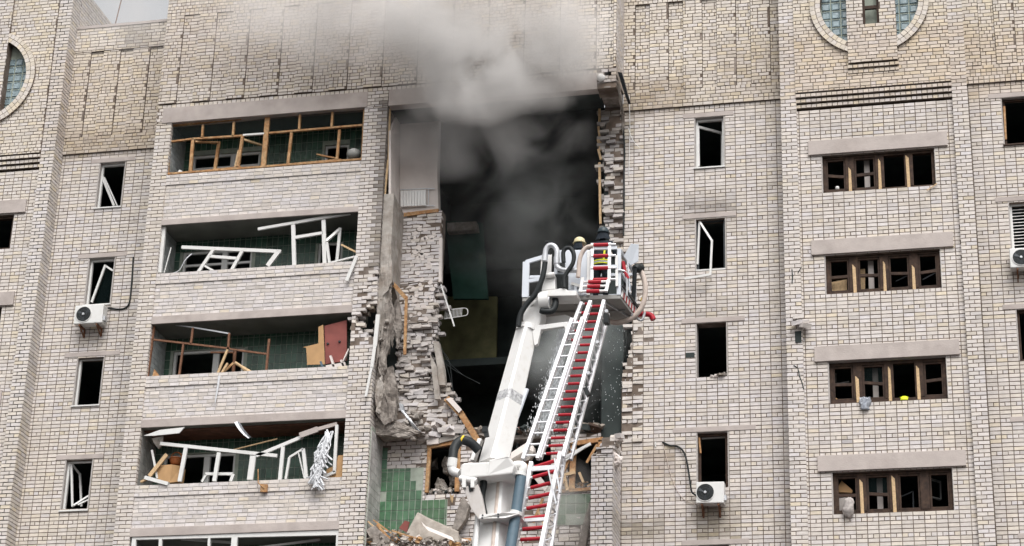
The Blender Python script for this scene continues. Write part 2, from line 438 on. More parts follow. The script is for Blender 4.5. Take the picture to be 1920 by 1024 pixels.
# soot, damp and moss with shapes of their own
SOOTC, BROWN, MOSS = (.16,.15,.14), (.42,.33,.22), (.30,.27,.17)
STAINS += [(-6.75,-5.95,23.78,24.05,.75,SOOTC,.62), (-6.75,-5.95,20.95,21.2,.5,SOOTC,.3), (-6.75,-5.9,15.45,16.25,.35,MOSS,.62),
           (-7.95,-7.35,17.1,17.6,.3,BROWN,.5), (-8.5,-7.6,15.6,15.9,.35,MOSS,.55), (-8.6,-7.0,26.9,27.6,.6,BROWN,.55), (-5.9,-4.6,27.2,28.4,.9,BROWN,.30),
           (-23.9,-21.7,26.95,27.4,.6,BROWN,.45), (-22.6,-22.1,30.2,30.7,.4,SOOTC,.5), (-20.5,-9.5,28.6,30.5,1.4,(.62,.53,.45),.35), (-24.2,-21.3,27.4,29.6,1.2,(.75,.62,.5),.25),
           (-4.0,1.6,26.7,28.2,.9,(.86,.72,.58),.40), (-14.75,-14.4,22.5,27.2,.25,SOOTC,.7), (-9.2,-8.5,26.0,27.1,.5,SOOTC,.55), (-3.6,-.6,25.4,25.9,.4,SOOTC,.12)]
WT = [15.30, 18.10, 20.92, 23.74, 26.57]          # tops of the narrow windows, storey by storey
BT = [14.05, 16.83, 19.56, 22.33, 25.03]          # tops of the four-light windows

def strips(fr, s0, s1, z0, z1, n_lo, n_hi, wa=.5, wb=.38, first=0, thick=.3, yel=.42, ph=0.):
    """vertical brick strips, alternately proud and set back"""
    s = s0-ph; k = first
    while s < s1-.02:
        w_ = wa if k % 2 == 0 else wb; a, b = max(s, s0), min(s+w_, s1)
        if b-a > .05:
            n = n_hi if k % 2 == 0 else n_lo
            wall(fr, a+.011, b-.004, z0, z1, bond='mixed', thick=n+.03, base=a, n0=n, yel=yel)
        s += w_; k += 1
# a plain core behind the strips closes the slots between them
# narrow window column: M (middle), R (right), L (left)
def narrow_column(s0, s1, wx0, wx1, dz, hgt, lim=None, top=33., zlow=14.0, ftop=30.0, only=None, ph=0.):
    fr = front(0)
    holes = [(wx0, wx1, t+dz-hgt, t+dz) for t in WT]
    wall(fr, s0, s1, zlow, 26.9, holes, 'stack', lim=lim, base=wx0, yel=.17, rag=.02, inset=.01, edgemiss=.01, edgefull=.15)
    wall(fr, s0, s1, 26.9, 27.4, (), 'mixed', n0=.05, yel=.42, lim=None)
    bx('wall_core', MORTAR, s0, s1, .004, .3, 27.4, ftop)
    strips(fr, s0, s1, 27.4, ftop, .012, .060, ph=ph)
    wall(fr, s0, s1, ftop, top, (), 'mixed', n0=.07, yel=.4)
edgeM = poly_lim([(1172,460),(1176,560),(1184,600),(1185,640),(1172,690),(1166,700),(1163,740),(1161,800),(1163,832),(1168,850),(1168,1100)])
narrow_column(-8.57, -4.46, -6.72, -5.97, 0, 1.43, lim=lambda z: (edgeM(z) if 17.9 < z < 22.7 else None, None), ph=.2)
narrow_column(.10, 6.5, .93, 1.68, -.10, 1.3, ph=.1)
narrow_column(-24.15, -20.9, -23.02, -22.28, .02, 1.36, top=30.8, ftop=30.05)
bx('coping', CONC, -24.15, -20.98, -.1, .35, 30.8, 30.88)
# bays with the four-light windows and the round glass-block window
def bay(mir):
    fx = (lambda a, b: (a, b)) if not mir else (lambda a, b: (-28.63-b, -28.63-a))
    s0, s1 = fx(-4.09, -.25); fr = front(-.45)
    holes = [(*fx(-3.5, -.75), t-1.04, t) for t in BT]
    wall(fr, s0, s1, 14, 26.32, holes, 'stack', base=fx(-3.5, -.75)[0], yel=.17, thick=.35)
    for k in range(3): wall(fr, s0, s1, 26.34+k*.13, 26.34+k*.13+.13, (), 'header', n0=.04+.045*k, zo=26.34+k*.13+.015, yel=.25, thick=.4)
    cx = -2.17 if not mir else -28.63+2.17; cz, ri = 29.15, 1.23
    wall(fr, s0, s1, 26.74, 33, (), 'mixed', n0=.15, yel=.40, circ=(cx, cz, ri+.12), thick=.5)
    for k in range(2): wall(fr, *fx(-2.76, -1.5), 27.14+k*.13, 27.27+k*.13, (), 'header', n0=.17+.04*k, zo=27.155+k*.13, yel=.4, thick=.1)
    wall(fr, *fx(-2.74, -1.52), 27.42, 33, [(*fx(-2.34, -1.93), 28.47, 30.4)], 'mixed', n0=.24, yel=.2, thick=.5)
    # ring of radial header bricks
    for r0 in (ri, ri+.135):
        n = int(2*math.pi*r0/.125)
        for k in range(n):
            a0 = 2*math.pi*k/n; am = a0+math.pi/n; c = Vector((math.cos(am), 0, math.sin(am)))
            if abs(c.x*r0) < .55: continue
            f2 = Frame((cx+c.x*(r0+.065), -.45, cz+c.z*(r0+.065)), (-c.z, 0, c.x), (0, -1, 0))
            b = [f2, 0, 0, 0, 0, 0, 0, tint_for(cx, cz, .35), None, .003, False]
            hw = math.pi*r0/n-.005; P = []
            for nn in (.235+R.uniform(-.004, .004), .02):
                for sa, zz in ((-hw, -.06), (hw*1.0, -.06), (hw*1.09, .06), (-hw*1.09, .06)):
                    P.append(Vector((cx, -.45-nn, cz)) + c*(r0+.065+zz) + Vector((-c.z, 0, c.x))*sa)
            RINGB.append((P, b[7]))
    n = 72
    for sgn in (-1, 1):
        mb = MB()
        for k in range(n):
            a, b = 2*math.pi*k/n, 2*math.pi*(k+1)/n
            if math.cos(a)*sgn < .42: continue
            P = []
            for nn in (.222, -.2):
                for ang, r in ((a, ri+.004), (b, ri+.004), (b, ri+.262), (a, ri+.262)): P.append((cx+math.cos(ang)*r, -.45-nn, cz+math.sin(ang)*r))
            mb.hexa([P[4], P[5], P[1], P[0], P[7], P[6], P[2], P[3]])
        part(mb.build('window_surround', MORTAR))
    # glass blocks
    win = bx('round_window', GROUT, cx-ri-.1, cx+ri+.1, -.40, -.33, cz-ri-.1, cz+ri+.1)
    p_ = .245
    gm = bpy.data.meshes.new('glass_block'); h = p_/2-.014
    gb = MB(); gb.add([(-h,0,-h),(h,0,-h),(h,0,h),(-h,0,h),(-h*.8,-.022,-h*.8),(h*.8,-.022,-h*.8),(h*.8,-.022,h*.8),(-h*.8,-.022,h*.8),(-h*.62,-.008,-h*.62),(h*.62,-.008,-h*.62),(h*.62,-.008,h*.62),(-h*.62,-.008,h*.62)],
                      [(0,1,5,4),(1,2,6,5),(2,3,7,6),(3,0,4,7),(4,5,9,8),(5,6,10,9),(6,7,11,10),(7,4,8,11),(8,9,10,11)])
    gm.from_pydata(gb.v, [], gb.f); gm.materials.append(GBLOCK)
    for i in range(-6, 7):
        for j in range(-6, 7):
            x, z = (i+.5)*p_, (j+.35)*p_
            if math.hypot(x, z) < ri+.12 and abs(x) > .55 and z < .8:
                o = bpy.data.objects.new('glass_block', gm); COL.objects.link(o); o.location = (cx+x, -.404, cz+z); o.parent = win; o.rotation_euler = (R.uniform(-.02, .02), 0, R.uniform(-.02, .02))
    a, b = fx(-2.34, -1.93)
    w_ = part(MB().beam((a+.03, -.58, 28.47), (a+.03, -.58, 30.4), .06, .08).beam((b-.03, -.58, 28.47), (b-.03, -.58, 30.4), .06, .08).beam((a, -.58, 28.5), (b, -.58, 28.5), .06, .08, (0, 1, 0)).beam((a, -.575, 29.02), (b, -.575, 29.02), .07, .09, (0, 1, 0)).build('window', WOODD))
    room(a, b, -.35, 1.2, 28.4, 30.4)
    # lintels
    la, lb = fx(-3.82, -.43)
    for t in BT: bx('lintel', CONC, la, lb, -.52, -.2, t, t+.385, bevel=.008)
RINGB = []
bay(False); bay(True)
def finish_ring():
    V = []; F_ = []; T = []
    for P, c in RINGB:
        b = len(V); V += [tuple(p) for p in P]; F_ += [tuple(i+b for i in f) for f in BF]; T += [c]*5
    me = bpy.data.meshes.new('ring_brickwork'); me.from_pydata(V, [], F_); me.materials.append(BRICK); set_tint(me, T)
    o = bpy.data.objects.new('ring_brickwork', me); COL.objects.link(o); part(o); kind(o, 'stuff')
finish_ring()
# pilasters beside the bays
for a, b in ((-4.47, -4.09), (-.25, .12), (-24.53, -24.15)):
    wall(front(-.55), a, b, 14, 33 if a > -20 else 32.2, (), 'pil', thick=.5, yel=.12, name='pilaster')
wall(rside(-24.15), -.55, 0, 14, 32.2, (), 'running', thick=.3, yel=.15, name='pilaster')
wall(rside(-24.15), 0, 9, 30.5, 32.2, (), 'running', thick=.3, yel=.15)
wall(rside(-4.09), -.55, -.45, 14, 33, (), 'running', thick=.2, backing=False)
# ---- loggia block, one metre in front of the wall
LY = -1.1
PX0, PX1, OX0, OX1, CX0, CX1, QX0, QX1 = -21.0, -20.58, -20.58, -15.22, -15.22, -14.60, -9.08, -8.57
frL = front(LY)
wall(frL, PX0, PX1, 14, 27.05, (), 'pil', thick=.4, yel=.2, name='pilaster')
wall(rside(PX1), LY, LY+.14, 14, 27.05, (), 'header', thick=.2, backing=False)
edgeC = poly_lim([(722,440),(718,520),(712,545),(690,575),(668,590),(672,610),(690,640),(700,665),(706,690),(706,1100)], LY)
wall(frL, CX0, CX1, 14, 27.05, (), 'pil', lim=lambda z: (None, edgeC(z)-.0 if 20.4 < z < 22.6 else None), thick=.25, yel=.10, name='pier')
wall(rside(CX1), LY, -.02, 14, 20.6, (), 'running', thick=.2, yel=.1, name='pier')
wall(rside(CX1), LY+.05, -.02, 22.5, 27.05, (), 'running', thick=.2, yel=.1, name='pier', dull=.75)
# torn masonry inside the gap of the central pier
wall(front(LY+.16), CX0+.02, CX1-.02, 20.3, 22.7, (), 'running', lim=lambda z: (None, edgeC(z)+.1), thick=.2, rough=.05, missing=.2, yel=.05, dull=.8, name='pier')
for z0, z1, a, b in ((27.5, 33, PX0, QX0),):
    wall(frL, PX0, QX0, 27.5, 27.62, (), 'header', n0=.0, thick=.4, yel=.3)
    bx('wall_core', MORTAR, PX0+.02, QX1-.02, LY+.008, LY+.45, 27.52, 30.3)
    strips(frL, PX0, QX1, 27.62, 30.3, .0, .04, .5, .45, thick=.4, yel=.33)
    wall(frL, PX0, QX1, 30.3, 33, (), 'mixed', n0=.03, thick=.45, yel=.35)
wall(frL, PX0, OX0-.25, 27.05, 27.5, (), 'pil', thick=.4)
wall(frL, OX1+.05, CX1, 27.05, 27.5, (), 'pil', thick=.4)
wall(rside(QX1), LY, 0, 27.4, 33, (), 'running', thick=.3, yel=.1, name='pier')
wall(frL, QX0, QX1, 27.05, 27.62, (), 'pil', thick=.5, rough=.015, yel=.05, name='pier')
edgeQ = poly_lim([(1112,870),(1125,842),(1150,838)], LY)
wall(frL, QX0, QX1, 14, 17.25, (), 'pil', thick=.3, yel=.05, name='pier')
wall(frL, QX0+.12, QX1, 17.25, 17.45, (), 'pil', thick=.3, yel=.05, rough=.03, name='pier')
wall(rside(QX1), LY, 0, 14, 17.3, (), 'running', thick=.3, yel=.05, name='pier')
wall(rside(QX1-.02), LY+.3, 0, 17.3, 17.8, (), 'running', thick=.3, yel=.05, rough=.03, missing=.15, name='pier')
# concrete beams over the top loggias
bx('beam', CONC, -20.84, -15.15, LY-.03, LY+.25, 27.05, 27.5, bevel=.01)
bx('beam', CONC, CX1+.02, QX0+.02, LY-.03, LY+.25, 27.03, 27.5, bevel=.01)
# stub of the torn cross wall at the right of the gap
edgeS = poly_lim([(1130,180),(1128,230),(1127,260),(1131,300),(1130,330),(1134,360),(1132,400),(1136,430),(1150,460),(1160,500)])
for n_, ms, ro in ((-.18, .0, .015), (-.05, .08, .022), (.07, .72, .025)):
    wall(front(0), -9.3, -8.56, 22.6, 27.1, (), 'running', lim=lambda z, n_=n_: (edgeS(z)+max(0, n_)*1.2, None), n0=n_, thick=.25, rough=ro, rag=.05, missing=ms, backing=n_ < .0, yel=.08, dull=.88, name='broken_wall')
bx('pier_core', CONCD, QX0+.03, QX1-.03, LY+.45, .05, 27.08, 27.6)
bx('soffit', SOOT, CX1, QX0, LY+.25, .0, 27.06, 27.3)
# ---- the wall behind the lost loggias
edgeW = poly_lim([(838,405),(832,420),(826,470),(820,520),(815,560),(812,600),(806,640),(800,670),(802,700),(826,722),(838,745),(842,775),(848,795),(872,812)])
def limW(z): return (None, edgeW(z)) if z > 18.2 else (None, None)
hl = (-13.40, -12.56, 16.84, 18.12); hr = (-9.86, -9.10, 16.76, 18.04)
def in_torn(z): return 19.3 < z < 21.3
wall(front(0), CX1+.25, -13.31, 22.45, 24.46, (), 'running', thick=.38, rough=.004, yel=.03, jit=.005, name='back_wall')
wall(front(0), CX1+.25, -13.0, 21.35, 22.45, (), 'running', lim=limW, thick=.12, rough=.008, yel=.03, jit=.006, name='back_wall')
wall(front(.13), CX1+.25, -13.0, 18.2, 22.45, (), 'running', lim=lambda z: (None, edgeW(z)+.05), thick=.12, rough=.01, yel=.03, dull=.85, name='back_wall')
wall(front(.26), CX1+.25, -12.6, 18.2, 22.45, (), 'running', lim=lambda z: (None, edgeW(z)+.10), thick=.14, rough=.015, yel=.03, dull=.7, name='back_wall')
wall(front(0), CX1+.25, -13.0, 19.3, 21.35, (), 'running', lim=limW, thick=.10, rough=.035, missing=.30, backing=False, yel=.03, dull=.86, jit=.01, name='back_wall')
wall(front(0), CX1, -12.4, 18.2, 19.3, (), 'running', lim=limW, thick=.3, rough=.02, missing=.05, yel=.03, jit=.008, name='back_wall')
wall(front(0), CX1, QX0, 14, 18.2, (hl, hr, (-12.2, -10.3, 16.9, 18.3)), 'running', thick=.35, rough=.006, yel=.05, name='back_wall')
part(MB().prism([at(750,200), at(823,200), at(820,330), at(822,398), at(750,404)], (0, .25, 0)).build('plastered_wall', PLAST))
part(MB().prism([at(733,245,-.98), at(733,400,-.98), at(750,404,0), at(750,200,0)], (-.06, 0, 0)).build('plastered_wall', PLAST))
part(MB().prism([at(757,399,-.04), at(822,391,-.04), at(822,397,-.04), at(757,406,-.04)], (0, .3, 0)).build('floor_edge', WOODO))
# ------------------------------------------------------------------ windows
YV = (0, 1, 0)
def pxb(mb, x1, y1, x2, y2, w_, Y, Y2=None, d=.06, mi=0, w2=None):
    return mb.beam(at(x1, y1, Y), at(x2, y2, Y if Y2 is None else Y2), d, w_, YV, h2=w2, mi=mi)
def segs(lst, Y, d=.06):
    mb = MB()
    for q in lst: pxb(mb, *q[:5], Y if len(q) < 6 else q[5], None if len(q) < 7 else q[6], d)
    return mb
def rect_frame(x0, x1, z0, z1, y, w_, d):
    mb = MB()
    mb.box(x0, x1, y, y+d, z1-w_, z1).box(x0, x1, y, y+d, z0, z0+w_).box(x0, x0+w_, y, y+d, z0+w_, z1-w_).box(x1-w_, x1, y, y+d, z0+w_, z1-w_)
    return mb
def pane(x0, x1, z0, z1, y, parent):
    o = MB().box(x0, x1, y, y+.006, z0, z1).build('pane', GLASS); o.parent = parent; return o
def sash(lst, Y, m, parent, d=.05, name='sash', bevel=.006):
    o = segs(lst, Y, d).build(name, m, bevel=0); o.parent = parent; return o
def jamb(x0, x1, z0, z1, y0, y1, m=None):
    t = .012; mb = MB(); mb.box(x0-.02, x0+t, y0, y1, z0, z1).box(x1-t, x1+.02, y0, y1, z0, z1).box(x0+t, x1-t, y0, y1, z1-t, z1+.02)
    return part(mb.build('window_reveal', m or JAMB))
def narrow_window(x0, x1, top, hgt, lx0, lx1, frame_m=None, fw=.055, sill=True, lz=.125, fy=.10):
    bx('lintel', CONC, lx0, lx1, -.022, .2, top, top+lz, bevel=.006)
    jamb(x0, x1, top-hgt, top, -.005, .3)
    room(x0-.9, x1+.9, .3, 4.2, top-2.3, top+.25)
    w_ = None
    if frame_m:
        w_ = part(rect_frame(x0+.012, x1-.012, top-hgt, top-.012, fy, fw, .07).build('window', frame_m, bevel=.006))
    if sill:
        s_ = bx('sill', frame_m or PVC, x0-.03, x1+.02, -.05, .09, top-hgt-.03, top-hgt+.004)
    return w_
Mx, Lx, Rx = (-6.72, -5.97), (-23.02, -22.28), (.93, 1.68)
# middle column, top storey to bottom
w4 = narrow_window(*Mx, WT[4], 1.43, -7.02, -5.72, PVC)
sash([(1309,238,1310,312,.06), (1308,238,1354,250,.06,.14,.5), (1354,249,1354,311,.05,.5)], .14, PVC, w4)
w3 = narrow_window(*Mx, WT[3], 1.43, -7.05, -5.7, DARKM, sill=False)
bx('sill', PVC, -6.72, -5.97, 0, .1, WT[3]-1.43, WT[3]-1.39)
sash([(1312,412,1308,496,.05,.08), (1312,416,1335,452,.05,.08,-.25), (1335,450,1332,517,.05,-.25), (1333,515,1284,523,.06,-.25,-.15)], .05, PVC, w3)
narrow_window(*Mx, WT[2], 1.43, -7.08, -5.52, None, sill=False)
w1 = narrow_window(*Mx, WT[1], 1.43, -7.3, -5.3, WOODD, fw=.07, sill=False)
sash([(1311,821,1314,850,.04)], .08, WOODO, w1, name='split_strip')
sash([(1316,822,1362,819,.05)], .3, PVC, w1, name='curtain_rail')
narrow_window(*Mx, WT[0], 1.43, -7.1, -5.5, WOODD, sill=False)
bx('putlog_hole', SOOT, -6.98, -6.76, -.016, .0, 20.02, 20.15)
# left column
q = narrow_window(*Lx, WT[4]+.02, 1.36, -23.28, -22.02, PVC)
sash([(191,330,214,386,.06,.12,.3), (196,333,220,386,.03,.16,.34)], .12, PVC, q)
q = narrow_window(*Lx, WT[3]+.02, 1.36, -23.35, -21.95, PVC)
s_ = sash([(198,497,172,567,.06,.1,.12), (200,500,212,508,.05,.1,.1)], .12, PVC, q)
g_ = MB().prism([at(201,503,.13), at(212,509,.13), at(209,572,.13), at(178,570,.13)], (0, .006, 0)).build('pane', GLASS); g_.parent = q
q = narrow_window(*Lx, WT[2]+.02, 1.36, -23.4, -21.85, PVC)
q = narrow_window(*Lx, WT[1]+.02, 1.36, -23.3, -22.0, PVC)
sash([(134,868,136,950,.05), (135,870,150,890,.045,.15,.5), (150,888,153,950,.05,.5), (138,948,168,929,.04,.1,.3), (146,947,167,937,.03,.15,.3)], .15, PVC, q)
narrow_window(*Lx, WT[0]+.02, 1.36, -23.3, -22.0, PVC)
# right column
for k in (4, 3, 2, 1, 0):
    q = narrow_window(*Rx, WT[k]-.1, 1.3, .62, 2.0, PVC if k == 3 else WOODD, fw=.06, sill=k in (3, 4))
    if k == 3:
        for i in range(12):
            z = WT[3]-.26-i*.085
            o = MB().beam((1.0, .17, z), (1.62, .17, z+.01), .07, .008, (0, .8, .6)).build('blind_slat', PVC); o.parent = q
    if k == 4: sash([(1883,200,1886,262,.05,.1)], .1, WOODO, q, name='split_strip')
# the four-light windows
def four_light(top, mir, lights, strips_, k):
    x0, x1 = (-3.5, -.75) if not mir else (-28.63+.75, -28.63+3.5)
    z0, z1 = top-1.04, top; W_ = x1-x0; y = -.36
    jamb(x0, x1, z0, z1, -.455, -.1)
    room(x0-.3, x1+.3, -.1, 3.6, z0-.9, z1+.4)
    fr_ = part(rect_frame(x0+.01, x1-.01, z0, z1-.01, y, .085, .12).build('window', WOODD, bevel=.008))
    cs = [.245, .51, .765]
    for i, c in enumerate(cs):
        m_ = MB().box(x0+W_*c-.105, x0+W_*c+.105, y-.01, y+.13, z0+.085, z1-.095).build('mullion', WOODD, bevel=.008); m_.parent = fr_
        if strips_[i]:
            xx = x0+W_*c+R.uniform(-.03, .03); zt = z1-R.uniform(.12, .4)
            s2 = MB().hexa([(xx-.035,y-.035,z0+.01),(xx+.04,y-.03,z0+.01),(xx+.04,y-.008,z0+.01),(xx-.035,y-.008,z0+.01),(xx-.03+R.uniform(-.02,.02),y-.03,zt),(xx+.03,y-.03,zt-.08),(xx+.03,y-.008,zt-.08),(xx-.03,y-.008,zt)]).build('split_strip', WOODP); s2.parent = m_
    edges = [x0+.085]+[v for c in cs for v in (x0+W_*c-.105, x0+W_*c+.105)]+[x1-.085]
    for i in range(4):
        a, b = edges[2*i]+.004, edges[2*i+1]-.004
        if lights[i] == '0': continue
        mb = rect_frame(a, b, z0+.09, z1-.10, y+.02, .045, .07)
        if lights[i] == '2':
            zc = z0+.09+(z1-z0-.19)*.47; tl = R.uniform(-.03, .03)
            mb.beam((a+.045, y+.05, zc-tl), (b-.045, y+.05, zc+tl), .06, .075, YV)
        o = mb.build('sash', WOODD, bevel=.005); o.parent = fr_
        if lights[i] == '2' and R.random() < .4:
            pane(a+.045, b-.045, zc+.03, z1-.145, y+.06, fr_)
    # a white-tiled pillar inside the kitchen
    if not mir:
        xx = x0+W_*.385+k*.004; o = MB().box(xx-.065, xx+.065, -.08, .06, z0-.85, z1+.38).build('post', PLAST); o.parent = fr_
    return fr_
B4 = [four_light(BT[4], False, '2200', (1, 1, 1), 4), four_light(BT[3], False, '2222', (1, 1, 1), 3), four_light(BT[2], False, '2202', (1, 1, 1), 2), four_light(BT[1], False, '2211', (1, 1, 0), 1), four_light(BT[0], False, '2222', (1, 0, 1), 0)]
for k in range(5): four_light(BT[k], True, '1110', (0, 1, 0), k)
def sash_on(lst, Y, m, parent): return sash(lst, Y, m, parent)
sash_on([(1685,934,1712,922,.03,.2), (1686,936,1688,962,.03,.2), (1712,922,1713,960,.03,.2)], .2, DARKM, B4[3])
sash_on([(1737,896,1762,904,.035,.1,.6), (1763,902,1764,936,.035,.6), (1738,930,1763,937,.04,.1,.6)], .1, PVC, B4[3])
sash_on([(1680,528,1705,516,.03,.3), (1704,516,1706,540,.03,.3)], .3, DARKM, B4[1]); sash_on([(1727,512,1765,502,.03,.1), (1730,525,1762,508,.03,.1)], .3, DARKM, B4[1])
sash_on([(1556,722,1592,716,.03,.3), (1567,700,1567,722,.03,.3)], .3, PVC, B4[2])
# ------------------------------------------------------------------ left-hand loggias
SB = [(15.68, 15.90), (18.50, 18.71), (21.29, 21.50), (24.06, 24.22)]
PT = [17.0, 19.88, 22.70, 25.52]
def panel_holes(x0, x1, z0, z1, y0, y1, holes, name, m, parent=None):
    mb = MB(); xs = sorted({x0, x1, *[h[0] for h in holes], *[h[1] for h in holes]})
    for a, b in zip(xs, xs[1:]):
        iv = [(z0, z1)]
        for h in holes:
            if h[0] < (a+b)/2 < h[1]: iv = subtract(iv, h[2], h[3])
        for l, r in iv: mb.box(a, b, y0, y1, l, r)
    return part(mb.build(name, m), parent)
LOG = []
for k in range(-1, 4):
    zb = SB[k][1] if k >= 0 else 13.1
    zt = SB[k+1][0] if k < 3 else 27.05
    sl = bx('balcony', CONC, OX0, OX1, LY-.012, .0, SB[k][0], SB[k][1], bevel=.008) if k >= 0 else None
    if k >= 0:
        fr = front(LY+.05)
        wall(fr, OX0, OX1, zb, PT[k]-.30, (), 'running', thick=.11, zo=PT[k]-2, yel=.05, jit=.005, name='parapet', parent=sl, mortar=JAMB)
        wall(fr, OX0, OX1, PT[k]-.30, PT[k], (), 'running', thick=.13, zo=PT[k]-2, n0=.028, yel=.08, jit=.005, name='parapet', parent=sl, mortar=JAMB)
    dt = WT[k+1]-.15 if k == 0 else WT[k+1]
    holes = [(-20.36, -18.42, zb, WT[k+1]+.03)]
    if k >= 2: holes.append((-16.62, -15.95, zb+.8, WT[k+1]+.03))
    bw = panel_holes(OX0, OX1, zb, zt, .0, .25, holes, 'back_wall', GROUT, sl)
    tile_wall(front(0), OX0, OX1, zb, zt, .003, parent=sl, gap=.008, col=(.030,.080,.050) if k != 2 else (.026,.074,.050), skip=lambda s, z, H=holes: any(h[0]-.06 < s < h[1]+.06 and h[2] < z < h[3]+.06 for h in H))
    sw = bx('side_wall', GROUT, OX0-.02, OX0-.004, LY+.14, 0, zb, zt, sl)
    tile_wall(rside(OX0-.004), LY+.15, -.005, zb, zt, .003, w_=.15, h_=.15 if k else .22, col=(.40,.42,.42) if k else (.36,.35,.335), parent=sl, m=TILEG, var=.1)
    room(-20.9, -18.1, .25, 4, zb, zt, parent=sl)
    if k >= 2: room(-16.9, -15.7, .25, 4, zb, zt, parent=sl)
    # door and window frame in the back wall
    h = holes[0]; mid = h[0]+(h[1]-h[0])*.60
    mb = rect_frame(h[0], h[1], zb, h[3], .06, .07, .07); mb.box(mid-.08, mid+.08, .05, .14, zb+.07, h[3]-.07)
    if k in (2, 3): mb.box(h[0]+.07, h[1]-.07, .06, .12, h[3]-.42, h[3]-.36)
    part(mb.build('window', PVC), sl)
    if k >= 2: part(rect_frame(*holes[1], .06, .06, .06).build('window', PVC), sl)
    LOG.append(sl)
    if k >= 0: bx('ceiling_shade_sheet', CEILD, OX0+.003, OX1-.003, LY+.02, -.003, SB[k][0]-.006, SB[k][0]-.002, sl)  # thin dark sheet added to deepen the shade on the slab's underside
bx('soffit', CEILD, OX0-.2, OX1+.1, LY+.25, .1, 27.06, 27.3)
# brown boarded ceiling of the lowest full loggia, each board its own piece
n_b = 0; y = LY+.25
while y < -.03:
    o = MB().box(OX0+.02, OX1-.02, y, y+.105, 18.472, 18.492).build('ceiling_board', CEILW); o.parent = LOG[2]; y += .118
bx('ceiling_joist', CEILW, OX0+.02, OX1-.02, LY+.2, LY+.24, 18.45, 18.495, LOG[2])
# timber glazing of the top loggia
GY = LY+.12
L3 = LOG[4]
def wood(lst, name='glazing_bar', m=WOODO, Y=GY, d=.07, parent=L3):
    o = segs(lst, Y, d).build(name, m); part(o, parent); return o
wood([(320,234,314,327,.07)]); wood([(684,200,679,300,.05)])
wood([(502,221,494,312,.13)]); wood([(320,236,500,218,.05)]); wood([(506,217,684,202,.05)])
wood([(322,266,361,261,.045), (361,261,456,255,.05)]); wood([(456,254,496,251,.05)], m=PVC); wood([(505,250,682,235,.05)])
for x1, y1, x2, y2 in ((381,235,379,260),(439,229,437,257),(563,214,561,245),(624,207,622,240)): wood([(x1,y1,x2,y2,.055)])
wood([(362,261,357,324,.08), (357,324,452,314,.05), (455,256,446,315,.075)], 'casement')
wood([(366,266,411,268,.045,GY,GY+.3), (411,266,403,319,.08,GY+.3)], 'casement')
wood([(457,262,492,273,.05,GY,GY+.35), (448,282,441,315,.05,GY+.1)], 'casement', WOODP)
wood([(547,249,540,309,.07), (540,309,640,300,.045), (637,244,632,300,.065)], 'casement')
wood([(594,290,632,298,.04,GY+.3)], 'casement')
wood([(314,327,684,299,.05)], 'sill_board', Y=GY, d=.1)
for a, b, c, d_, e, f in ((322,238,379,235,322,262),(383,236,437,231,382,258),(441,231,498,223,440,255),(507,222,562,217,507,246),(566,216,622,210,565,243),(626,209,683,204,626,239)):
    pass
for x1, x2, yt1, yt2, yb1, yb2 in ((323,378,240,236,263,258),(383,436,235,231,257,254),(442,498,230,222,253,249),(508,561,221,217,247,243),(566,621,216,210,242,238),(627,682,209,204,237,234)):
    o = MB().prism([at(x1, yt1, GY), at(x2, yt2, GY), at(x2, yb2, GY), at(x1, yb1, GY)], (0, .005, 0)).build('pane', GLASS); part(o, L3)
# loose glazing, second loggia from the top
def loose(name, label, cat, mb, m, group=None, bevel=0, smooth=False):
    o = mb.build(name, m, bevel=bevel, smooth=smooth); tag(o, label, cat, group); return o
Y2 = LY+.12
loose('fallen_window', 'white plastic window frame lying slanted on the second loggia from the top', 'window frame',
      segs([(341,464,527,472,.09), (402,466,372,511,.085), (455,470,433,510,.085), (394,481,445,485,.075), (384,499,402,509,.05), (524,470,502,499,.12)], Y2+.1), PVC)
loose('standing_window', 'white plastic window frame standing askew with its top bar tilted up to the right', 'window frame',
      segs([(484,430,673,397,.075), (550,422,552,499,.10), (607,413,609,495,.10), (553,446,606,437,.08)], Y2), PVC)
loose('open_sash', 'white plastic sash swung open beside the standing frame', 'window sash',
      segs([(611,453,638,429,.07,Y2,Y2+.25), (638,428,632,490,.075,Y2+.25), (613,455,618,494,.065,Y2), (620,493,672,480,.04,Y2)], Y2), PVC)
loose('hanging_bar', 'white plastic bar dangling over the parapet at the central pier', 'bar', segs([(669,481,650,527,.085)], LY-.06, .05), PVC)
loose('wooden_lath', 'short orange lath poking out right of the open white sash', 'lath', segs([(640,459,670,474,.045)], Y2, .04), WOODP)
loose('corner_post', 'white plastic corner post at the left end of the second loggia', 'post', segs([(309,422,300,512,.09)], Y2, .08), PVC)
loose('thin_rod', 'thin white rod leaning beside the white corner post', 'rod', segs([(321,464,308,512,.025)], Y2+.1, .025), PVC)
loose('bent_strip', 'thin grey bent strip curving over the parapet at the loggia corner', 'strip', MB().tube(smooth_path([at(322,513,Y2), at(336,507,Y2), at(348,487,Y2), at(360,476,Y2+.1)]), .015, 6), GALV)
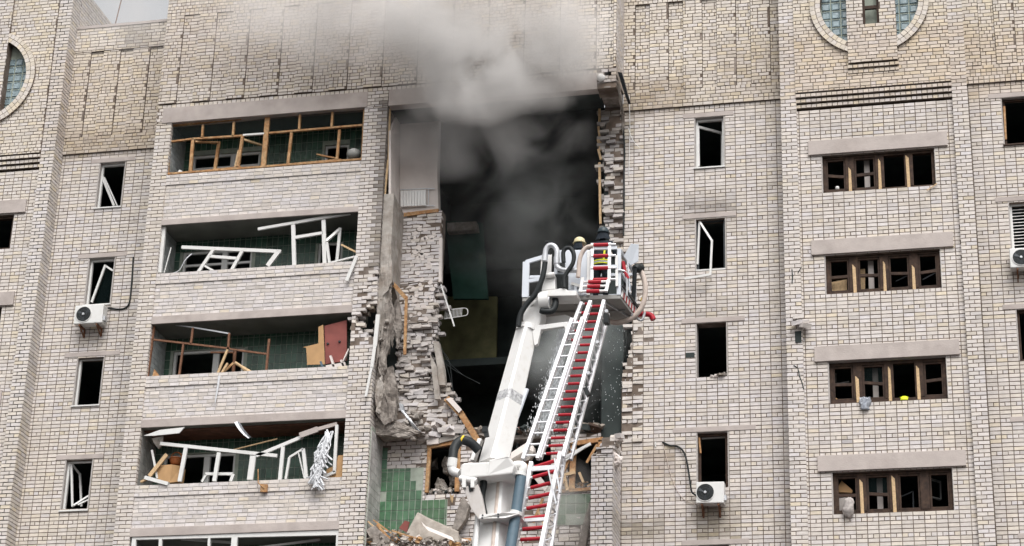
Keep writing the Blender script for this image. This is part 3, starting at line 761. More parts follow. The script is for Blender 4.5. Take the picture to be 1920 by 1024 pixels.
# third loggia: rusty steel glazing, splintered wood, red board
YF = LY+.12
rs = loose('rusty_glazing_frame', 'bent rusty steel glazing frame sagging across the third loggia', 'steel frame',
      segs([(290,606,277,707,.055), (287,637,432,654,.045), (344,646,336,705,.05), (362,615,358,645,.05), (430,625,428,655,.05), (432,655,500,664,.045)], YF, .05), STEELR)
loose('steel_bar', 'pale steel bar sloping under the ceiling of the third loggia', 'bar', segs([(289,604,361,614,.03), (361,614,432,626,.035)], YF+.05, .03), GALV)
loose('rusty_post', 'single rusty post standing right of the middle in the third loggia', 'post', segs([(505,636,499,697,.055)], YF, .05), STEELR)
loose('broken_board', 'longest pale broken board leaning out over the third parapet', 'board', segs([(427,655,407,704,.06), (407,704,404,706,.05)], YF, .035), WOODP)
loose('broken_stick', 'short pale broken stick beside the longest broken board', 'stick', segs([(427,681,414,702,.055)], YF-.06, .035), WOODP)
loose('brown_lath', 'brown lath slanting into the splintered joint on the third parapet', 'lath', segs([(438,681,417,699,.055)], YF+.03, .04), WOODO)
loose('carved_leg', 'carved yellow-brown wooden leg fallen across the third parapet', 'wooden leg', MB().tube([at(441,680,YF), at(452,687,YF), at(460,693,YF), at(469,699,YF)], [.04,.035,.055,.06], 8), WOODP)
loose('rusty_upright', 'rusty upright with a splintered foot behind the carved leg', 'post', segs([(441,657,437,702,.07), (395,661,440,661,.04)], YF+.2, .05), STEELR)
loose('torn_ribbon', 'torn white ribbon hanging down the third parapet below the boards', 'ribbon', MB().tube([at(411,705,LY-.03), at(409,722,LY-.03), at(405,745,LY-.025), at(403,757,LY-.025)], [.03,.028,.02,.008], 6), STRIPW)
loose('wood_wedge', 'small brown wooden wedge at the left end of the third parapet', 'wedge', MB().prism([at(285,707,YF), at(289,692,YF), at(300,707,YF)], (0, .12, 0)), WOODO)
loose('red_panel', 'dark red door panel propped against the central pier in the third loggia', 'panel', MB().prism([at(608,611,YF+.05), at(650,600,YF+.05), at(650,676,YF+.05), at(610,683,YF+.05)], (0, .05, 0)), PANELR, bevel=.004)
rp = bpy.data.objects['red_panel']
for x, y in ((615,645),(637,641)):
    o = MB().lathe(at(x, y, YF+.05), [(.03, .0), (.03, .03), (.02, .04)], (0, -1, 0), 10).build('bolt_head', DARKM); o.parent = rp
loose('torn_cardboard', 'torn tan hardboard sheet sticking out left of the red panel', 'board', MB().prism([at(597,613,YF), at(606,609,YF), at(609,683,YF), at(575,684,YF), at(576,681,YF), at(574,652,YF), at(568,651,YF), at(597,644,YF)], (0, .012, 0)), CARD)
loose('plaster_slab', 'flat pale plaster slab lying under the tan hardboard', 'slab', MB().prism([at(568,695,YF-.05), at(590,689,YF-.05), at(602,688,YF-.05), at(604,695,YF-.05)], (0, .25, 0)), PLAST)
loose('plaster_heap', 'heap of pale plaster pieces under the red panel', 'rubble', segs([(612,690,648,684,.10), (620,668,627,690,.05), (640,676,646,690,.05), (655,655,643,680,.03)], YF-.05, .1), PLAST)
loose('green_shard', 'greenish shard leaning below the red panel edge', 'shard', segs([(601,678,607,693,.05)], YF-.08, .03), BLUEH)
# fourth loggia
YG = LY+.12
loose('collapsed_glazing', 'white plastic glazing folded down in a V across the fourth loggia', 'window frame',
      segs([(301,832,520,855,.085), (349,840,337,903,.10), (411,849,402,903,.10), (475,855,469,900,.15), (481,855,568,819,.085), (531,838,525,900,.09)], YG), PVC)
loose('tilted_sash', 'white plastic sash standing tilted behind the collapsed glazing', 'window sash', segs([(543,858,569,842,.055), (543,858,536,899,.06), (569,842,575,898,.085), (560,850,571,897,.025)], YG+.1), PVC)
loose('low_sash', 'small white sash lying on its side at the fourth parapet', 'window sash', segs([(385,889,437,889,.07), (387,890,379,904,.06), (438,889,433,903,.08)], YG+.15), PVC)
loose('right_frame', 'white plastic frame corner hanging at the right end of the fourth loggia', 'window frame', segs([(632,797,627,886,.075), (629,885,606,895,.07)], YG-.05), PVC)
loose('torn_strips', 'bundle of torn silvery strips hanging from the fourth loggia', 'insulation', (lambda mb: [mb.tube(smooth_path([at(617+R.gauss(0, 3)-t*20, 806+t*70, YG-.12), at(612+R.gauss(0, 5)-t*20, 822+t*72+R.uniform(-6, 8), YG-.22+R.uniform(-.08, .08)), at(606+R.gauss(0, 8)-t*16, 842+t*72+R.uniform(-10, 10), LY-.1+R.uniform(-.1, .05))], 3), [R.uniform(.012, .03)]*7, 4) for t in [R.random() for _ in range(120)]] and mb)(MB()), STRIPW)
loose('brown_sheet', 'brown hardboard sheet in the right corner of the fourth loggia', 'board', MB().prism([at(634,854,YG), at(645,853,YG), at(645,896,YG), at(608,898,YG), at(612,880,YG), at(630,872,YG)], (0, .015, 0)), CARD)
loose('cardboard_box', 'brown cardboard box standing at the left of the fourth loggia', 'box', MB().prism([at(294,903,YG+.1), at(294,874,YG+.1), at(303,872,YG+.45), at(323,871,YG+.05), at(340,874,YG+.25), at(336,903,YG+.2), at(318,905,YG+.05)], (0, .3, 0)), CARD)
# wicker basket: woven body and arched handle
bk = empty('wicker_basket', at(329,872,YG+.25)); tag(bk, 'small orange wicker basket with a hoop handle on the cardboard box', 'basket')
o = MB().lathe((0, 0, 0), [(.10, .0), (.135, .05), (.155, .12), (.15, .18), (.14, .18), (.12, .06), (.05, .03)], seg=16).build('body', WICK, bk, smooth=True)
o = MB().tube([(math.cos(a)*.145, 0, .17+math.sin(a)*.16) for a in [math.pi*i/12 for i in range(13)]], .016, 6).build('handle', WICK, bk, smooth=True)
for k in range(4):
    o = MB().tube([(math.cos(a)*(.118+.014*k), math.sin(a)*(.118+.014*k), .03+.042*k) for a in [2*math.pi*i/20 for i in range(21)]], .011, 5).build('weave_ring', WICK, bk)
loose('leaning_plank', 'weathered plank leaning over the box in the fourth loggia', 'plank', segs([(313,852,280,893,.10)], YG+.02, .04), WOODP)
loose('leaning_bar', 'narrow white bar leaning behind the weathered plank', 'bar', segs([(285,844,295,897,.05)], YG+.1, .04), PVC)
loose('painted_plank', 'white painted plank lying on the fourth parapet under the box', 'plank', segs([(272,896,316,908,.09)], YG-.1, .1), PVC)
loose('splinter', 'pale splinter below the white painted plank', 'splinter', segs([(264,904,275,899,.05)], YG-.1, .06), WOODP)
loose('loose_slab_facing', 'pale facing sheet peeling from the beam at the left of the fourth loggia', 'facing', MB().prism([at(269,817,YG-.15), at(300,806,YG-.15), at(346,801,YG-.15), at(336,812,YG-.15), at(288,817,YG-.15)], (0, .03, 0)), PVC)
loose('curled_sheet', 'curled grey metal sheet dangling from the beam of the fourth loggia', 'metal sheet', MB().sheet([[at(x+dx, y+dy, YG-.2+dy2) for dx, dy, dy2 in ((0,0,0),(6,-2,.06),(11,1,.0))] for x, y in ((439,792),(447,805),(456,815),(465,822))]), GALV)
loose('broken_trim', 'broken pale trim under the beam at the right of the fourth loggia', 'trim', segs([(562,817,596,805,.14), (596,805,632,795,.09)], YG-.05, .05), CONC)
loose('yellow_lath', 'long yellow lath slanting under the board ceiling', 'lath', segs([(432,845,520,823,.03)], YG+.25, .03), WOODP)
loose('brick_anchor', 'orange wooden block with a bent rod on the face of the fourth parapet', 'block', MB().prism([at(488,908,LY-.06), at(501,908,LY-.06), at(500,922,LY-.06), at(488,922,LY-.06)], (0, .07, 0)).tube([at(495,916,LY-.07), at(484,905,LY-.05), at(484,880,LY-.02)], .014, 6), WOODO)
loose('fallen_plaster_left', 'rag of grey plaster dangling in the left corner of the fourth loggia', 'plaster', MB().prism([at(285,822,YG+.1), at(306,818,YG+.1), at(304,834,YG+.1), at(297,842,YG+.1), at(288,830,YG+.1)], (0, .05, 0)), CONCD)
# fifth loggia: whole white glazing seen at the bottom edge
o = segs([(252,1008,637,999,.13), (253,1006,248,1060,.11), (441,1004,437,1060,.15), (634,1000,632,1060,.07), (302,1010,299,1060,.08), (393,1010,391,1060,.06)], LY+.06, .08).build('window_frame', PVC); part(o, LOG[1])
o = segs([(254,1004,400,999,.03)], LY+.03, .05).build('foam_strip', YELL); part(o, LOG[1])
sash_on([(300,1008,440,1018,.05)], LY+.4, PVC, LOG[1]); sash_on([(460,1030,600,1012,.05)], LY+.4, PVC, LOG[1])
loose('pillar_ball', 'round pale bowl standing inside the top loggia at right', 'bowl', MB().lathe(at(663,299,GY+.35), [(.05, 0), (.14, .04), (.19, .12), (.18, .22), (.10, .28)], seg=16), TILEW, smooth=True)
loose('white_block', 'small white block on the sill at the left of the top loggia', 'block', MB().prism([at(332,325,GY-.02), at(336,318,GY-.02), at(341,320,GY-.02), at(344,325,GY-.02)], (0, .1, 0)), PVC)
# ------------------------------------------------------------------ the collapsed section
from mathutils import noise as nz
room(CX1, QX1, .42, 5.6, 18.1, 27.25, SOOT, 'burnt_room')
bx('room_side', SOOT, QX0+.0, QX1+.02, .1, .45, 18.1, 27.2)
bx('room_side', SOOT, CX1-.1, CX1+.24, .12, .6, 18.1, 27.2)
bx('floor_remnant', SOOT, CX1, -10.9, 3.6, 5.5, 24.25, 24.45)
part(MB().prism([at(818,556,4.6), at(932,556,4.6), at(930,682,4.6), at(824,682,4.6)], (0, .12, 0)).build('papered_wall', WALLY))
part(MB().prism([at(834,414,2.6), at(905,418,2.6), at(915,560,2.6), at(850,560,2.6)], (0, .1, 0)).build('green_wall', mat('dark_green_paint', (.018,.055,.042), .8, var=.4, scale=2)))
part(MB().prism([at(838,418,2.2), at(893,415,2.2), at(895,430,2.2), at(838,434,2.2)], (0, .25, 0)).build('beam', CONCD))
bx('floor_remnant', SOOT, CX1, -11.2, 3.2, 5.5, 21.35, 21.55)
# concrete cross wall between the loggias
def yz(X, pts, dx, name, m): return part(MB().prism([(X, y, z) for y, z in pts], (dx, 0, 0)).build(name, m))
yz(CX1+.0, [(-1.0,24.55),(-.02,24.40),(-.02,21.9),(-.35,22.05),(-.75,22.28),(-1.0,22.35)], .27, 'partition', PANEL)
yz(CX1+.02, [(-.98,22.4),(-.72,22.3),(-.70,21.2),(-.85,20.7),(-.98,20.9)], .12, 'partition', CONCD)
yz(CX1+.02, [(-.5,22.2),(-.1,21.9),(-.1,20.5),(-.22,20.9),(-.34,20.6),(-.45,21.3)], .10, 'partition', PANEL)
def lump(name, label, px, Y, d, m, cat='rubble', jit=.03, group=None, parent=False):
    """broken chunk: outline in the photo, real thickness, faces knocked about"""
    pts = [at(x, y, Y) for x, y in px]; n = len(pts)
    c = sum(pts, Vector())/n; mb = MB()
    a = [p+Vector((R.uniform(-jit, jit), R.uniform(-jit, jit)*1.5, R.uniform(-jit, jit))) for p in pts]
    b = [c+(p-c)*R.uniform(.7, 1.0)+Vector((R.uniform(-jit, jit), d+R.uniform(-jit, jit), R.uniform(-jit, jit))) for p in pts]
    f = c+Vector((0, -jit*1.5, 0))
    mb.add(a+b+[f], [(i, (i+1) % n, 2*n) for i in range(n)] + [tuple(range(2*n-1, n-1, -1))] + [(i, i+n, (i+1) % n+n, (i+1) % n) for i in range(n)])
    o = mb.build(name, m)
    bm = bmesh.new(); bm.from_mesh(o.data); bmesh.ops.triangulate(bm, faces=bm.faces)
    big = max((p-c).length for p in pts) > .18
    for _ in range(3 if big else 1): bmesh.ops.subdivide_edges(bm, edges=bm.edges[:], cuts=1, use_grid_fill=True)
    bm.normal_update()
    for v in bm.verts:
        q = v.co*5; v.co += v.normal*(.050*nz.noise(q)+.030*nz.noise(q*3.1)+.015*nz.noise(q*8))*(1 if big else .4)
    bm.to_mesh(o.data); bm.free()
    if parent: part(o)
    else: tag(o, label, cat, group)
    return o
# ragged shards of the partition and of its ribs
lump('concrete_shard', '', [(717,440),(733,436),(734,530),(724,538),(716,620),(709,660),(705,690),(706,560)], -1.02, .12, PANEL, parent=True)
lump('concrete_shard', '', [(722,545),(731,540),(733,575),(727,640),(716,700),(711,690),(716,630)], -.92, .2, CONCD, parent=True)
lump('concrete_shard', '', [(737,570),(749,560),(752,610),(744,655),(739,628),(733,650),(734,600)], -.55, .15, CONCD, parent=True)
lump('concrete_shard', '', [(708,700),(722,690),(738,688),(741,740),(738,790),(722,792),(704,778),(706,735)], -.85, .4, CONCD, jit=.05, parent=True)
lump('concrete_shard', '', [(703,720),(716,705),(720,735),(712,775),(704,770)], -1.0, .2, PANEL, jit=.03, parent=True)
lump('concrete_shard', '', [(700,780),(740,790),(770,795),(790,808),(760,815),(715,822),(700,812)], -.6, .6, CONCD, jit=.06, parent=True)
lump('concrete_shard', '', [(716,640),(722,640),(722,690),(716,705),(711,690)], -.98, .15, CONCD, parent=True)
for _ in range(26):
    x, y = R.uniform(694, 722), R.uniform(545, 660); s = R.uniform(4, 11)
    lump('concrete_shard', '', [(x,y),(x+s,y-2),(x+s*1.1,y+s*.5),(x+.3*s,y+s*.7)], -1.0+R.uniform(-.05, .25), .15, BRK2 if False else (PANEL if R.random() < .6 else CONCD), jit=.02, parent=True)
for _ in range(22):
    x, y = R.uniform(708, 795), R.uniform(768, 818); s = R.uniform(5, 13)
    lump('concrete_shard', '', [(x,y),(x+s,y-2),(x+s*1.1,y+s*.5),(x+.3*s,y+s*.7)], -.5+R.uniform(-.2, .3), .15, PANEL if R.random() < .5 else CONCD, jit=.02, parent=True)
# plaster discs where tiles were dabbed on the bare bricks
for _ in range(46):
    x, y = R.uniform(768, 815), R.uniform(428, 556)
    if R.random() < .2: x, y = R.uniform(766, 805), R.uniform(556, 600)
    p = at(x, y, -.016); r = R.uniform(.045, .085)
    part(MB().prism([p+Vector((math.cos(a)*r*R.uniform(.85, 1.1), 0, math.sin(a)*r*R.uniform(.8, 1.05))) for a in [i*math.pi/5 for i in range(10)]], (0, .012, 0)).build('plaster_dab', PLAST))
# side wall and tiles of the lost lower loggia
bx('side_wall', GROUT, CX1+.005, CX1+.03, LY+.1, -.01, 14, 18.3)
tile_wall(rside(CX1+.03), LY+.1, -.02, 14, 18.2, .003, w_=.15, h_=.2, col=(.44,.42,.41), var=.1)
bx('grout_bed', GROUT, CX1+.04, -13.48, -.024, -.02, 15.4, 17.5)
tile_wall(front(0), CX1+.045, -13.48, 15.42, 17.5, .026, single=True, gap=.009, col=(.055,.135,.068), var=.22, skip=lambda s, z: (z > 17.2 and s > -13.85) or (z > 16.9 and s > -13.62) or R.random() < .03)
bx('grout_bed', GROUT, -13.5, -12.84, -.032, -.025, 15.4, 16.66)
tile_wall(front(0), -13.49, -12.85, 15.42, 16.66, .034, single=True, gap=.009, col=(.06,.135,.062), var=.12)
bx('grout_bed', GROUT, -10.14, -9.14, -.024, -.02, 15.9, 16.66)
tile_wall(front(0), -10.13, -9.15, 15.92, 16.66, .026, w_=.24, h_=.25, single=True, gap=.009, col=(.075,.135,.075), var=.12, skip=lambda s, z: z < 16.15 and R.random() < .4)
tile_wall(front(0), CX1+.03, -14.42, 17.5, 18.05, .02, single=True, gap=.009, col=(.04,.10,.06))
# rooms behind the lower windows
room(-14.3, -11.4, .35, 3.5, 15.6, 18.3); room(-11.2, -8.8, .35, 3.5, 15.6, 18.3)
bx('floor_slab', CONCD, CX1, QX0, .1, 5.5, 18.16, 18.36)
def wood_part(lst, Y, m=WOODO, d=.08, name='window_frame'):
    return part(segs(lst, Y, d).build(name, m))
wl = wood_part([(801,839,868,827,.10), (806,838,800,924,.09), (860,832,857,922,.11)], -.02)
wr = wood_part([(1071,833,1131,824,.11), (1076,833,1072,919,.14), (1127,826,1125,852,.12), (1044,922,1110,917,.07)], -.05)
# loose things in the gap
loose('orange_trim', 'splintered orange door trim hanging beside the concrete partition', 'trim', segs([(736,531,762,560,.10), (762,559,759,665,.07)], -.55, .05), WOODO)
loose('dangling_strip', 'long white plastic strip dangling down the right edge of the central pier', 'strip', segs([(709,590,703,650,.10), (703,648,697,690,.08), (697,688,686,744,.06)], LY-.1, .04), PVC)
loose('white_casing', 'white vertical window casing at the torn wall edge above the wire rack', 'casing', segs([(827,447,826,530,.08)], .05, .12), PLAST)
loose('thin_lath', 'thin white lath hanging across the wire rack', 'lath', segs([(827,534,852,612,.035)], -.02, .03), PVC)
rk = empty('wire_rack', at(855,588,.4)); tag(rk, 'white wire drying rack with a looped end hanging in the dark gap', 'rack')
o = MB().tube([Vector(p)-rk.location for p in smooth_path([at(833,598,.4), at(866,593,.4), at(876,590,.4), at(876,580,.4), at(866,578,.4), at(836,582,.4)], 3)], .012, 6).build('rim', PVC, rk)
for i in range(13):
    x = 835+i*2.6; o = MB().tube([Vector(at(x, 581.5-i*.25, .4))-rk.location, Vector(at(x-1, 598-i*.4, .4))-rk.location], .007, 4).build('wire', PVC, rk)
loose('concrete_plank', 'taller concrete plank standing on end at the torn wall edge', 'plank', MB().prism([at(812,640,-.1), at(822,640,-.1), at(832,690,-.1), at(835,722,-.1), at(823,722,-.1), at(820,690,-.1)], (0, .2, 0)), PANEL)
loose('concrete_post', 'narrow concrete post leaning in front of the taller plank', 'post', MB().prism([at(806,664,-.25), at(817,684,-.25), at(825,748,-.25), at(815,748,-.25)], (0, .12, 0)), PANEL)
loose('fallen_beam', 'splintered orange and white wooden beam slanting down into the gap', 'beam', segs([(838,748,864,776,.16)], -.1, .14).beam(at(862,772,-.1), at(897,828,-.05), .12, .15, YV), [WOODO])
bpy.data.objects['fallen_beam'].data.materials[0] = WOODO
loose('pale_rubble', 'pale lump stuck on the upper end of the slanting beam', 'rubble', MB().prism([at(836,748,-.22), at(846,745,-.22), at(866,768,-.22), at(860,774,-.22)], (0, .1, 0)), PLAST)
for i, pts in enumerate(([(812,650),(840,672),(850,735),(862,790)], [(812,660),(845,690),(900,720)], [(820,630),(838,675),(870,705)], [(800,620),(812,632),(838,690),(850,740)])):
    loose('torn_wire', ['torn wire hanging from the wall edge down to the slanting beam', 'torn wire curving right across the dark gap', 'short torn wire above the crossing wires', 'torn wire dropping past the concrete planks'][i], 'wire', MB().tube(smooth_path([at(x, y, .1+.1*i) for x, y in pts]), .009, 4), BLACKR)
# rubble bricks lying on the ledge above the lower window
def rubble_brick(x, y, Y, i, yaw, tip, s=1.0, label=None):
    me = bpy.data.meshes.new('rubble_brick'); L_, H_, D_ = .25*s, .088*1.1*s, .12*s
    u = lambda: R.uniform(-.012, .012)
    vs = [(sx*L_/2+u(), sy*D_/2+u(), sz*H_/2+u()) for sz in (-1, 1) for sx, sy in ((-1,-1),(1,-1),(1,1),(-1,1))]
    me.from_pydata(vs, [], [(3,2,1,0),(4,5,6,7),(0,1,5,4),(1,2,6,5),(2,3,7,6),(3,0,4,7)]); me.materials.append(BRICK); set_tint(me, [tint_for(-30, 10, 0, .95)]*6)
    o = bpy.data.objects.new('rubble_brick', me); COL.objects.link(o); o.location = at(x, y, Y); o.rotation_euler = (R.uniform(-.3, .3), tip, yaw)
    tag(o, label, 'brick', 'loose broken bricks'); return o
WORDS = ['tipped broken brick at the left end of the pile above the lower left window', 'flat broken brick in the middle of the pile on the ledge', 'broken brick turned end-on beside the topmost brick of the pile', 'topmost broken brick of the pile on the ledge', 'long broken brick directly under the topmost one of the pile', 'broken brick at the right end of the pile on the ledge', 'broken brick standing crosswise behind the tipped one', 'broken brick left of the concrete block above the window', 'large broken brick resting on the square concrete block', 'broken brick just above the square concrete block', 'leftmost broken brick on the ledge, against the torn wall', 'broken brick lying low in the middle of the pile', 'small broken brick leaning on the torn wall edge above the pile', 'smallest broken brick of the pile on the ledge']
for i, (x, y, yw, tp, s) in enumerate(((806,803,.5,.5,1.3),(832,806,.1,-.1,1.2),(848,806,.9,.2,1.1),(862,801,0,.05,1.1),(857,809,.1,.0,1.3),(870,809,.2,.0,1.0),(818,800,1.2,.3,1.1),(790,812,.1,.0,1.2),(800,822,.0,.03,1.6),(815,815,.4,.1,1.2),(775,806,.3,.2,1.2),(842,814,.0,.1,1.3),(826,792,.7,.3,1.0),(836,800,.4,-.2,.9))):
    rubble_brick(x, y, -.12+R.uniform(-.06, .1), i, yw, tp, s, WORDS[i])
loose('concrete_lintel', 'cracked concrete lintel on top of the lower left window', 'lintel', MB().prism([at(806,826,-.1), at(858,812,-.1), at(885,815,-.1), at(884,824,-.1), at(860,822,-.1), at(806,835,-.1)], (0, .3, 0)), PANEL)
loose('concrete_block', 'square concrete block above the corner of the lower left window', 'block', MB().prism([at(799,822,-.12), at(822,820,-.12), at(822,832,-.12), at(800,834,-.12)], (0, .25, 0)), PLAST, bevel=.008)
loose('crumpled_foil', 'crumpled strip of shiny foil hanging by the broken bricks left of the window', 'foil', MB().sheet([[at(x+dx+R.uniform(-1, 1), y+dx*.4, -.5+R.uniform(-.06, .06)) for dx in (0, 3, 6, 9)] for x, y in ((748,755),(751,768),(760,782),(772,798),(780,806))]), GALV)
# things inside the lower windows
for k, (x, y, s, m, lb) in enumerate(((838,872,15,CONCD,'large grey lump of concrete behind the lower left window'),(826,912,14,PANEL,'pale lump of plaster on the sill of the lower left window'),(848,900,12,CONCD,'dark lump leaning in the right corner of the lower left window'),(812,868,9,PANEL,'small pale lump at the left in the lower left window'))):
    lump('rubble_lump', lb, [(x-s*.6,y+s*.9),(x-s*.7,y),(x-s*.2,y-s),(x+s*.5,y-s*.8),(x+s*.8,y+.1*s),(x+s*.6,y+s)], .35+.1*k, .25, m, jit=.05)
# pile of small rubble: nobody could count it
def rubble_field(name, n, fn, mats, smin, smax):
    V = []; F_ = []; MI = []
    for i in range(n):
        c = fn(); s = R.uniform(smin, smax)*(1.8 if R.random() < .1 else 1); b = len(V)
        q = Matrix.Rotation(R.uniform(0, 6.28), 3, 'Z') @ Matrix.Rotation(R.uniform(-.7, .7), 3, 'X') @ Matrix.Rotation(R.uniform(-.7, .7), 3, 'Y')
        e = (s, s*R.uniform(.35, .9), s*R.uniform(.25, .7))
        for sz in (-1, 1):
            for sx, sy in ((-1,-1),(1,-1),(1,1),(-1,1)):
                V.append(tuple(c + q @ Vector((sx*e[0]/2*R.uniform(.7, 1.1), sy*e[1]/2*R.uniform(.7, 1.1), sz*e[2]/2*R.uniform(.7, 1.1)))))
        F_ += [tuple(j+b for j in f) for f in ((3,2,1,0),(4,5,6,7),(0,1,5,4),(1,2,6,5),(2,3,7,6),(3,0,4,7))]; MI += [R.randrange(len(mats))]*6
    me = bpy.data.meshes.new(name); me.from_pydata(V, [], F_)
    for m in mats: me.materials.append(m)
    me.polygons.foreach_set('material_index', MI)
    o = bpy.data.objects.new(name, me); COL.objects.link(o); kind(o, 'stuff'); return o
def heap(x0, x1, Y0, Y1, z0, zf):
    def f():
        x = R.uniform(x0, x1); y = R.uniform(Y0, Y1); return Vector((x, y, z0+R.random()**1.5*max(.02, zf((x-x0)/(x1-x0), (y-Y0)/(Y1-Y0)))))
    return f
lower_slab = bx('balcony', CONC, CX1, QX0, LY-.01, 0, 14.75, 14.95)
o = rubble_field('rubble', 2600, heap(-14.55, -11.4, LY+.02, -.1, 14.95, lambda u, v: (1.0-.55*u)*(.55+.55*v)), [CONCD, PANEL, SOIL, PLAST, WOODO, SOIL], .03, .15)
o['label'] = 'heap of broken plaster and splinters on the wrecked lower loggia'
# floor of debris behind the boom, sloping up into the dark
o = rubble_field('rubble', 1400, heap(-12.9, -9.0, -.05, 2.2, 18.3, lambda u, v: .12+.5*v*(1-abs(u-.45))), [CONCD, CONCD, SOIL, PANEL, SOOT, WOODD], .04, .22)
o['label'] = 'dark rubble covering the torn floor behind the boom'
o = rubble_field('rubble', 420, heap(-10.05, -9.1, .05, .8, 16.72, lambda u, v: .15+.35*v), [CONCD, SOIL, WOODO, PANEL, SOOT], .04, .16)
o['label'] = 'rubble filling the lower right window opening'
o = rubble_field('rubble', 420, heap(-13.35, -12.6, .02, .8, 16.82, lambda u, v: .1+.25*v), [CONCD, SOIL, PLAST, PANEL, SOOT], .03, .12)
o['label'] = 'rubble filling the lower left window opening'
o = rubble_field('rubble', 260, heap(QX0+.05, QX1-.02, LY+.1, -.05, 17.28, lambda u, v: .08+.25*v), [PLAST, PANEL, PLAST], .03, .13)
o['label'] = 'crumbs of pale brick on top of the broken right pier'
o = rubble_field('rubble', 70, heap(-6.35, -6.0, -.05, .12, WT[2]-1.43, lambda u, v: .10*u+.03), [PANEL, PLAST, SOIL], .03, .09)
o['label'] = 'crumbs of mortar on the sill of the frameless middle window'
for i in range(7): rubble_brick(1135+i*4.5, 838-i*3+R.uniform(-4, 4), -.5+R.uniform(-.4, .3), i, R.uniform(0, 2), R.uniform(-.6, .6), 1.1, ['leftmost', 'second from left', 'third from left', 'middle', 'third from right', 'second from right', 'rightmost'][i]+' broken white brick tumbled on top of the right pier')
# large pieces of the heap on the wrecked lower loggia
loose('concrete_slab', 'large pale concrete slab tipped on the heap in the wrecked lower loggia', 'slab', MB().prism([at(762,1000,-.7), at(782,962,-.45), at(800,972,-.5), at(858,998,-.7), at(862,1030,-.95), at(790,1030,-.95)], (0, .1, .05)), SLABT)
loose('white_sheet', 'bent white sheet lying on the pale concrete slab', 'sheet', MB().sheet([[at(790+u*58+v*4, 983+u*24+v*8+(-5 if u in (0,) else 0), -.95-.1*v) for u in (0, .15, .4, .7, 1)] for v in (0, .5, 1)]), PLAST)
loose('dark_slab', 'mossy dark slab tilted at the left of the heap', 'slab', MB().prism([at(686,994,-1.0), at(700,985,-1.0), at(752,1030,-1.05), at(715,1045,-1.1)], (0, .12, .04)), CONCD)
loose('timber_strip', 'orange timber strip stuck upright in the heap', 'timber', segs([(707,984,733,1013,.06), (733,1013,745,1016,.08)], -.95, .05), WOODO)
loose('maroon_board', 'small maroon board at the top of the heap', 'board', MB().prism([at(748,990,-.5), at(759,976,-.5), at(768,979,-.5), at(763,999,-.5)], (0, .03, 0)), PANELR)
for i, (a, b, c, d_) in enumerate(((690,978,715,1000),(700,975,742,1006),(722,1000,760,1012),(735,995,775,1008),(755,1004,790,1016))):
    loose('splintered_lath', ['short pale', 'long orange', 'grey-blue', 'short orange', 'whitish'][i]+' splintered lath lying in the heap of the wrecked lower loggia', 'lath', segs([(a,b,c,d_,.035)], -1.0+R.uniform(-.05, .1), .03), [WOODP, WOODO, BLUEH, WOODO, PLAST][i], group='laths in the heap')
loose('fallen_column', 'rough brown concrete stump leaning under the boom hinge', 'stump', MB().prism([at(848,992,-.3), at(857,955,-.3), at(868,930,-.3), at(880,948,-.3), at(872,975,-.3), at(858,994,-.3)], (0, .2, 0)), CONCD)
loose('yellow_rag', 'yellow rag caught on the corner of the lower left window', 'rag', MB().sheet([[at(843,925,-.1), at(848,930,-.15), at(851,926,-.1)], [at(845,938,-.12), at(848,944,-.16), at(850,936,-.1)]]), WOODP)
# debris between boom and ladder
loose('wardrobe_door', 'maroon wardrobe door lying on the rubble behind the boom', 'panel', MB().prism([at(944,822,.7), at(950,806,1.1), at(978,800,1.2), at(1003,812,.9), at(1000,826,.6), at(960,832,.6)], (0, .2, .05)), PANELR)
loose('pale_slab', 'long pale broken slab slanting behind the boom hinge', 'slab', MB().prism([at(944,858,-.3), at(990,828,-.2), at(1000,836,-.3), at(1001,846,-.35), at(955,876,-.4)], (0, .25, 0)), PLAST)
loose('stone_slab', 'rough stone-coloured slab under the long pale slab', 'slab', MB().prism([at(956,862,-.5), at(990,842,-.5), at(1001,848,-.5), at(992,862,-.5), at(962,874,-.5)], (0, .2, 0)), PANEL)
loose('drawer_box', 'broken orange-edged drawer below the stone slab', 'drawer', MB().prism([at(969,870,-.5), at(978,864,-.5), at(992,872,-.5), at(988,884,-.5), at(972,880,-.5)], (0, .25, 0)), WOODO)
loose('board_sheet', 'pinkish board with an orange edge seen between the ladder rails', 'board', MB().prism([at(998,893,-.3), at(1010,890,-.3), at(1028,912,-.3), at(1022,922,-.3)], (0, .04, 0)), PLAST)
for i, (seg, w_, m, lb) in enumerate((((1078,835,1042,915),.09,WOODO,'orange plank slanting from the lower right window frame down behind the ladder'),((1057,889,1064,920),.08,WOODP,'short yellow post of the small broken frame'),((1055,891,1079,886),.07,WOODP,'short yellow bar on the small broken frame'),((1086,886,1094,905),.06,WOODP,'bent yellow bar right of the window post'),((1052,862,1108,832),.07,PVC,'white bar slanting through the lower right window'),((1058,866,1098,838),.035,PVC,'thin white bar below the slanting white bar'),((1120,834,1100,868),.06,WOODO,'brown lath leaning inside the lower right window'),((1000,980,1018,935),.06,WOODO,'orange lath behind the lower ladder'),((1010,960,1020,985),.04,WOODP,'thin pale lath behind the lower ladder'),((1046,912,1058,900),.09,WOODO,'stub of brown wood at the foot of the slanting plank'))):
    loose('loose_plank', lb, 'plank', segs([(*seg, w_)], -.10-.012*i if i not in (7, 8) else -.2, .05), m)
loose('leaning_slab', 'dark slab leaning against the foot of the right pier', 'slab', MB().prism([at(1082,1030,-.4), at(1092,985,-.3), at(1105,940,-.2), at(1109,960,-.2), at(1098,1030,-.4)], (0, .1, 0)), CONCD)
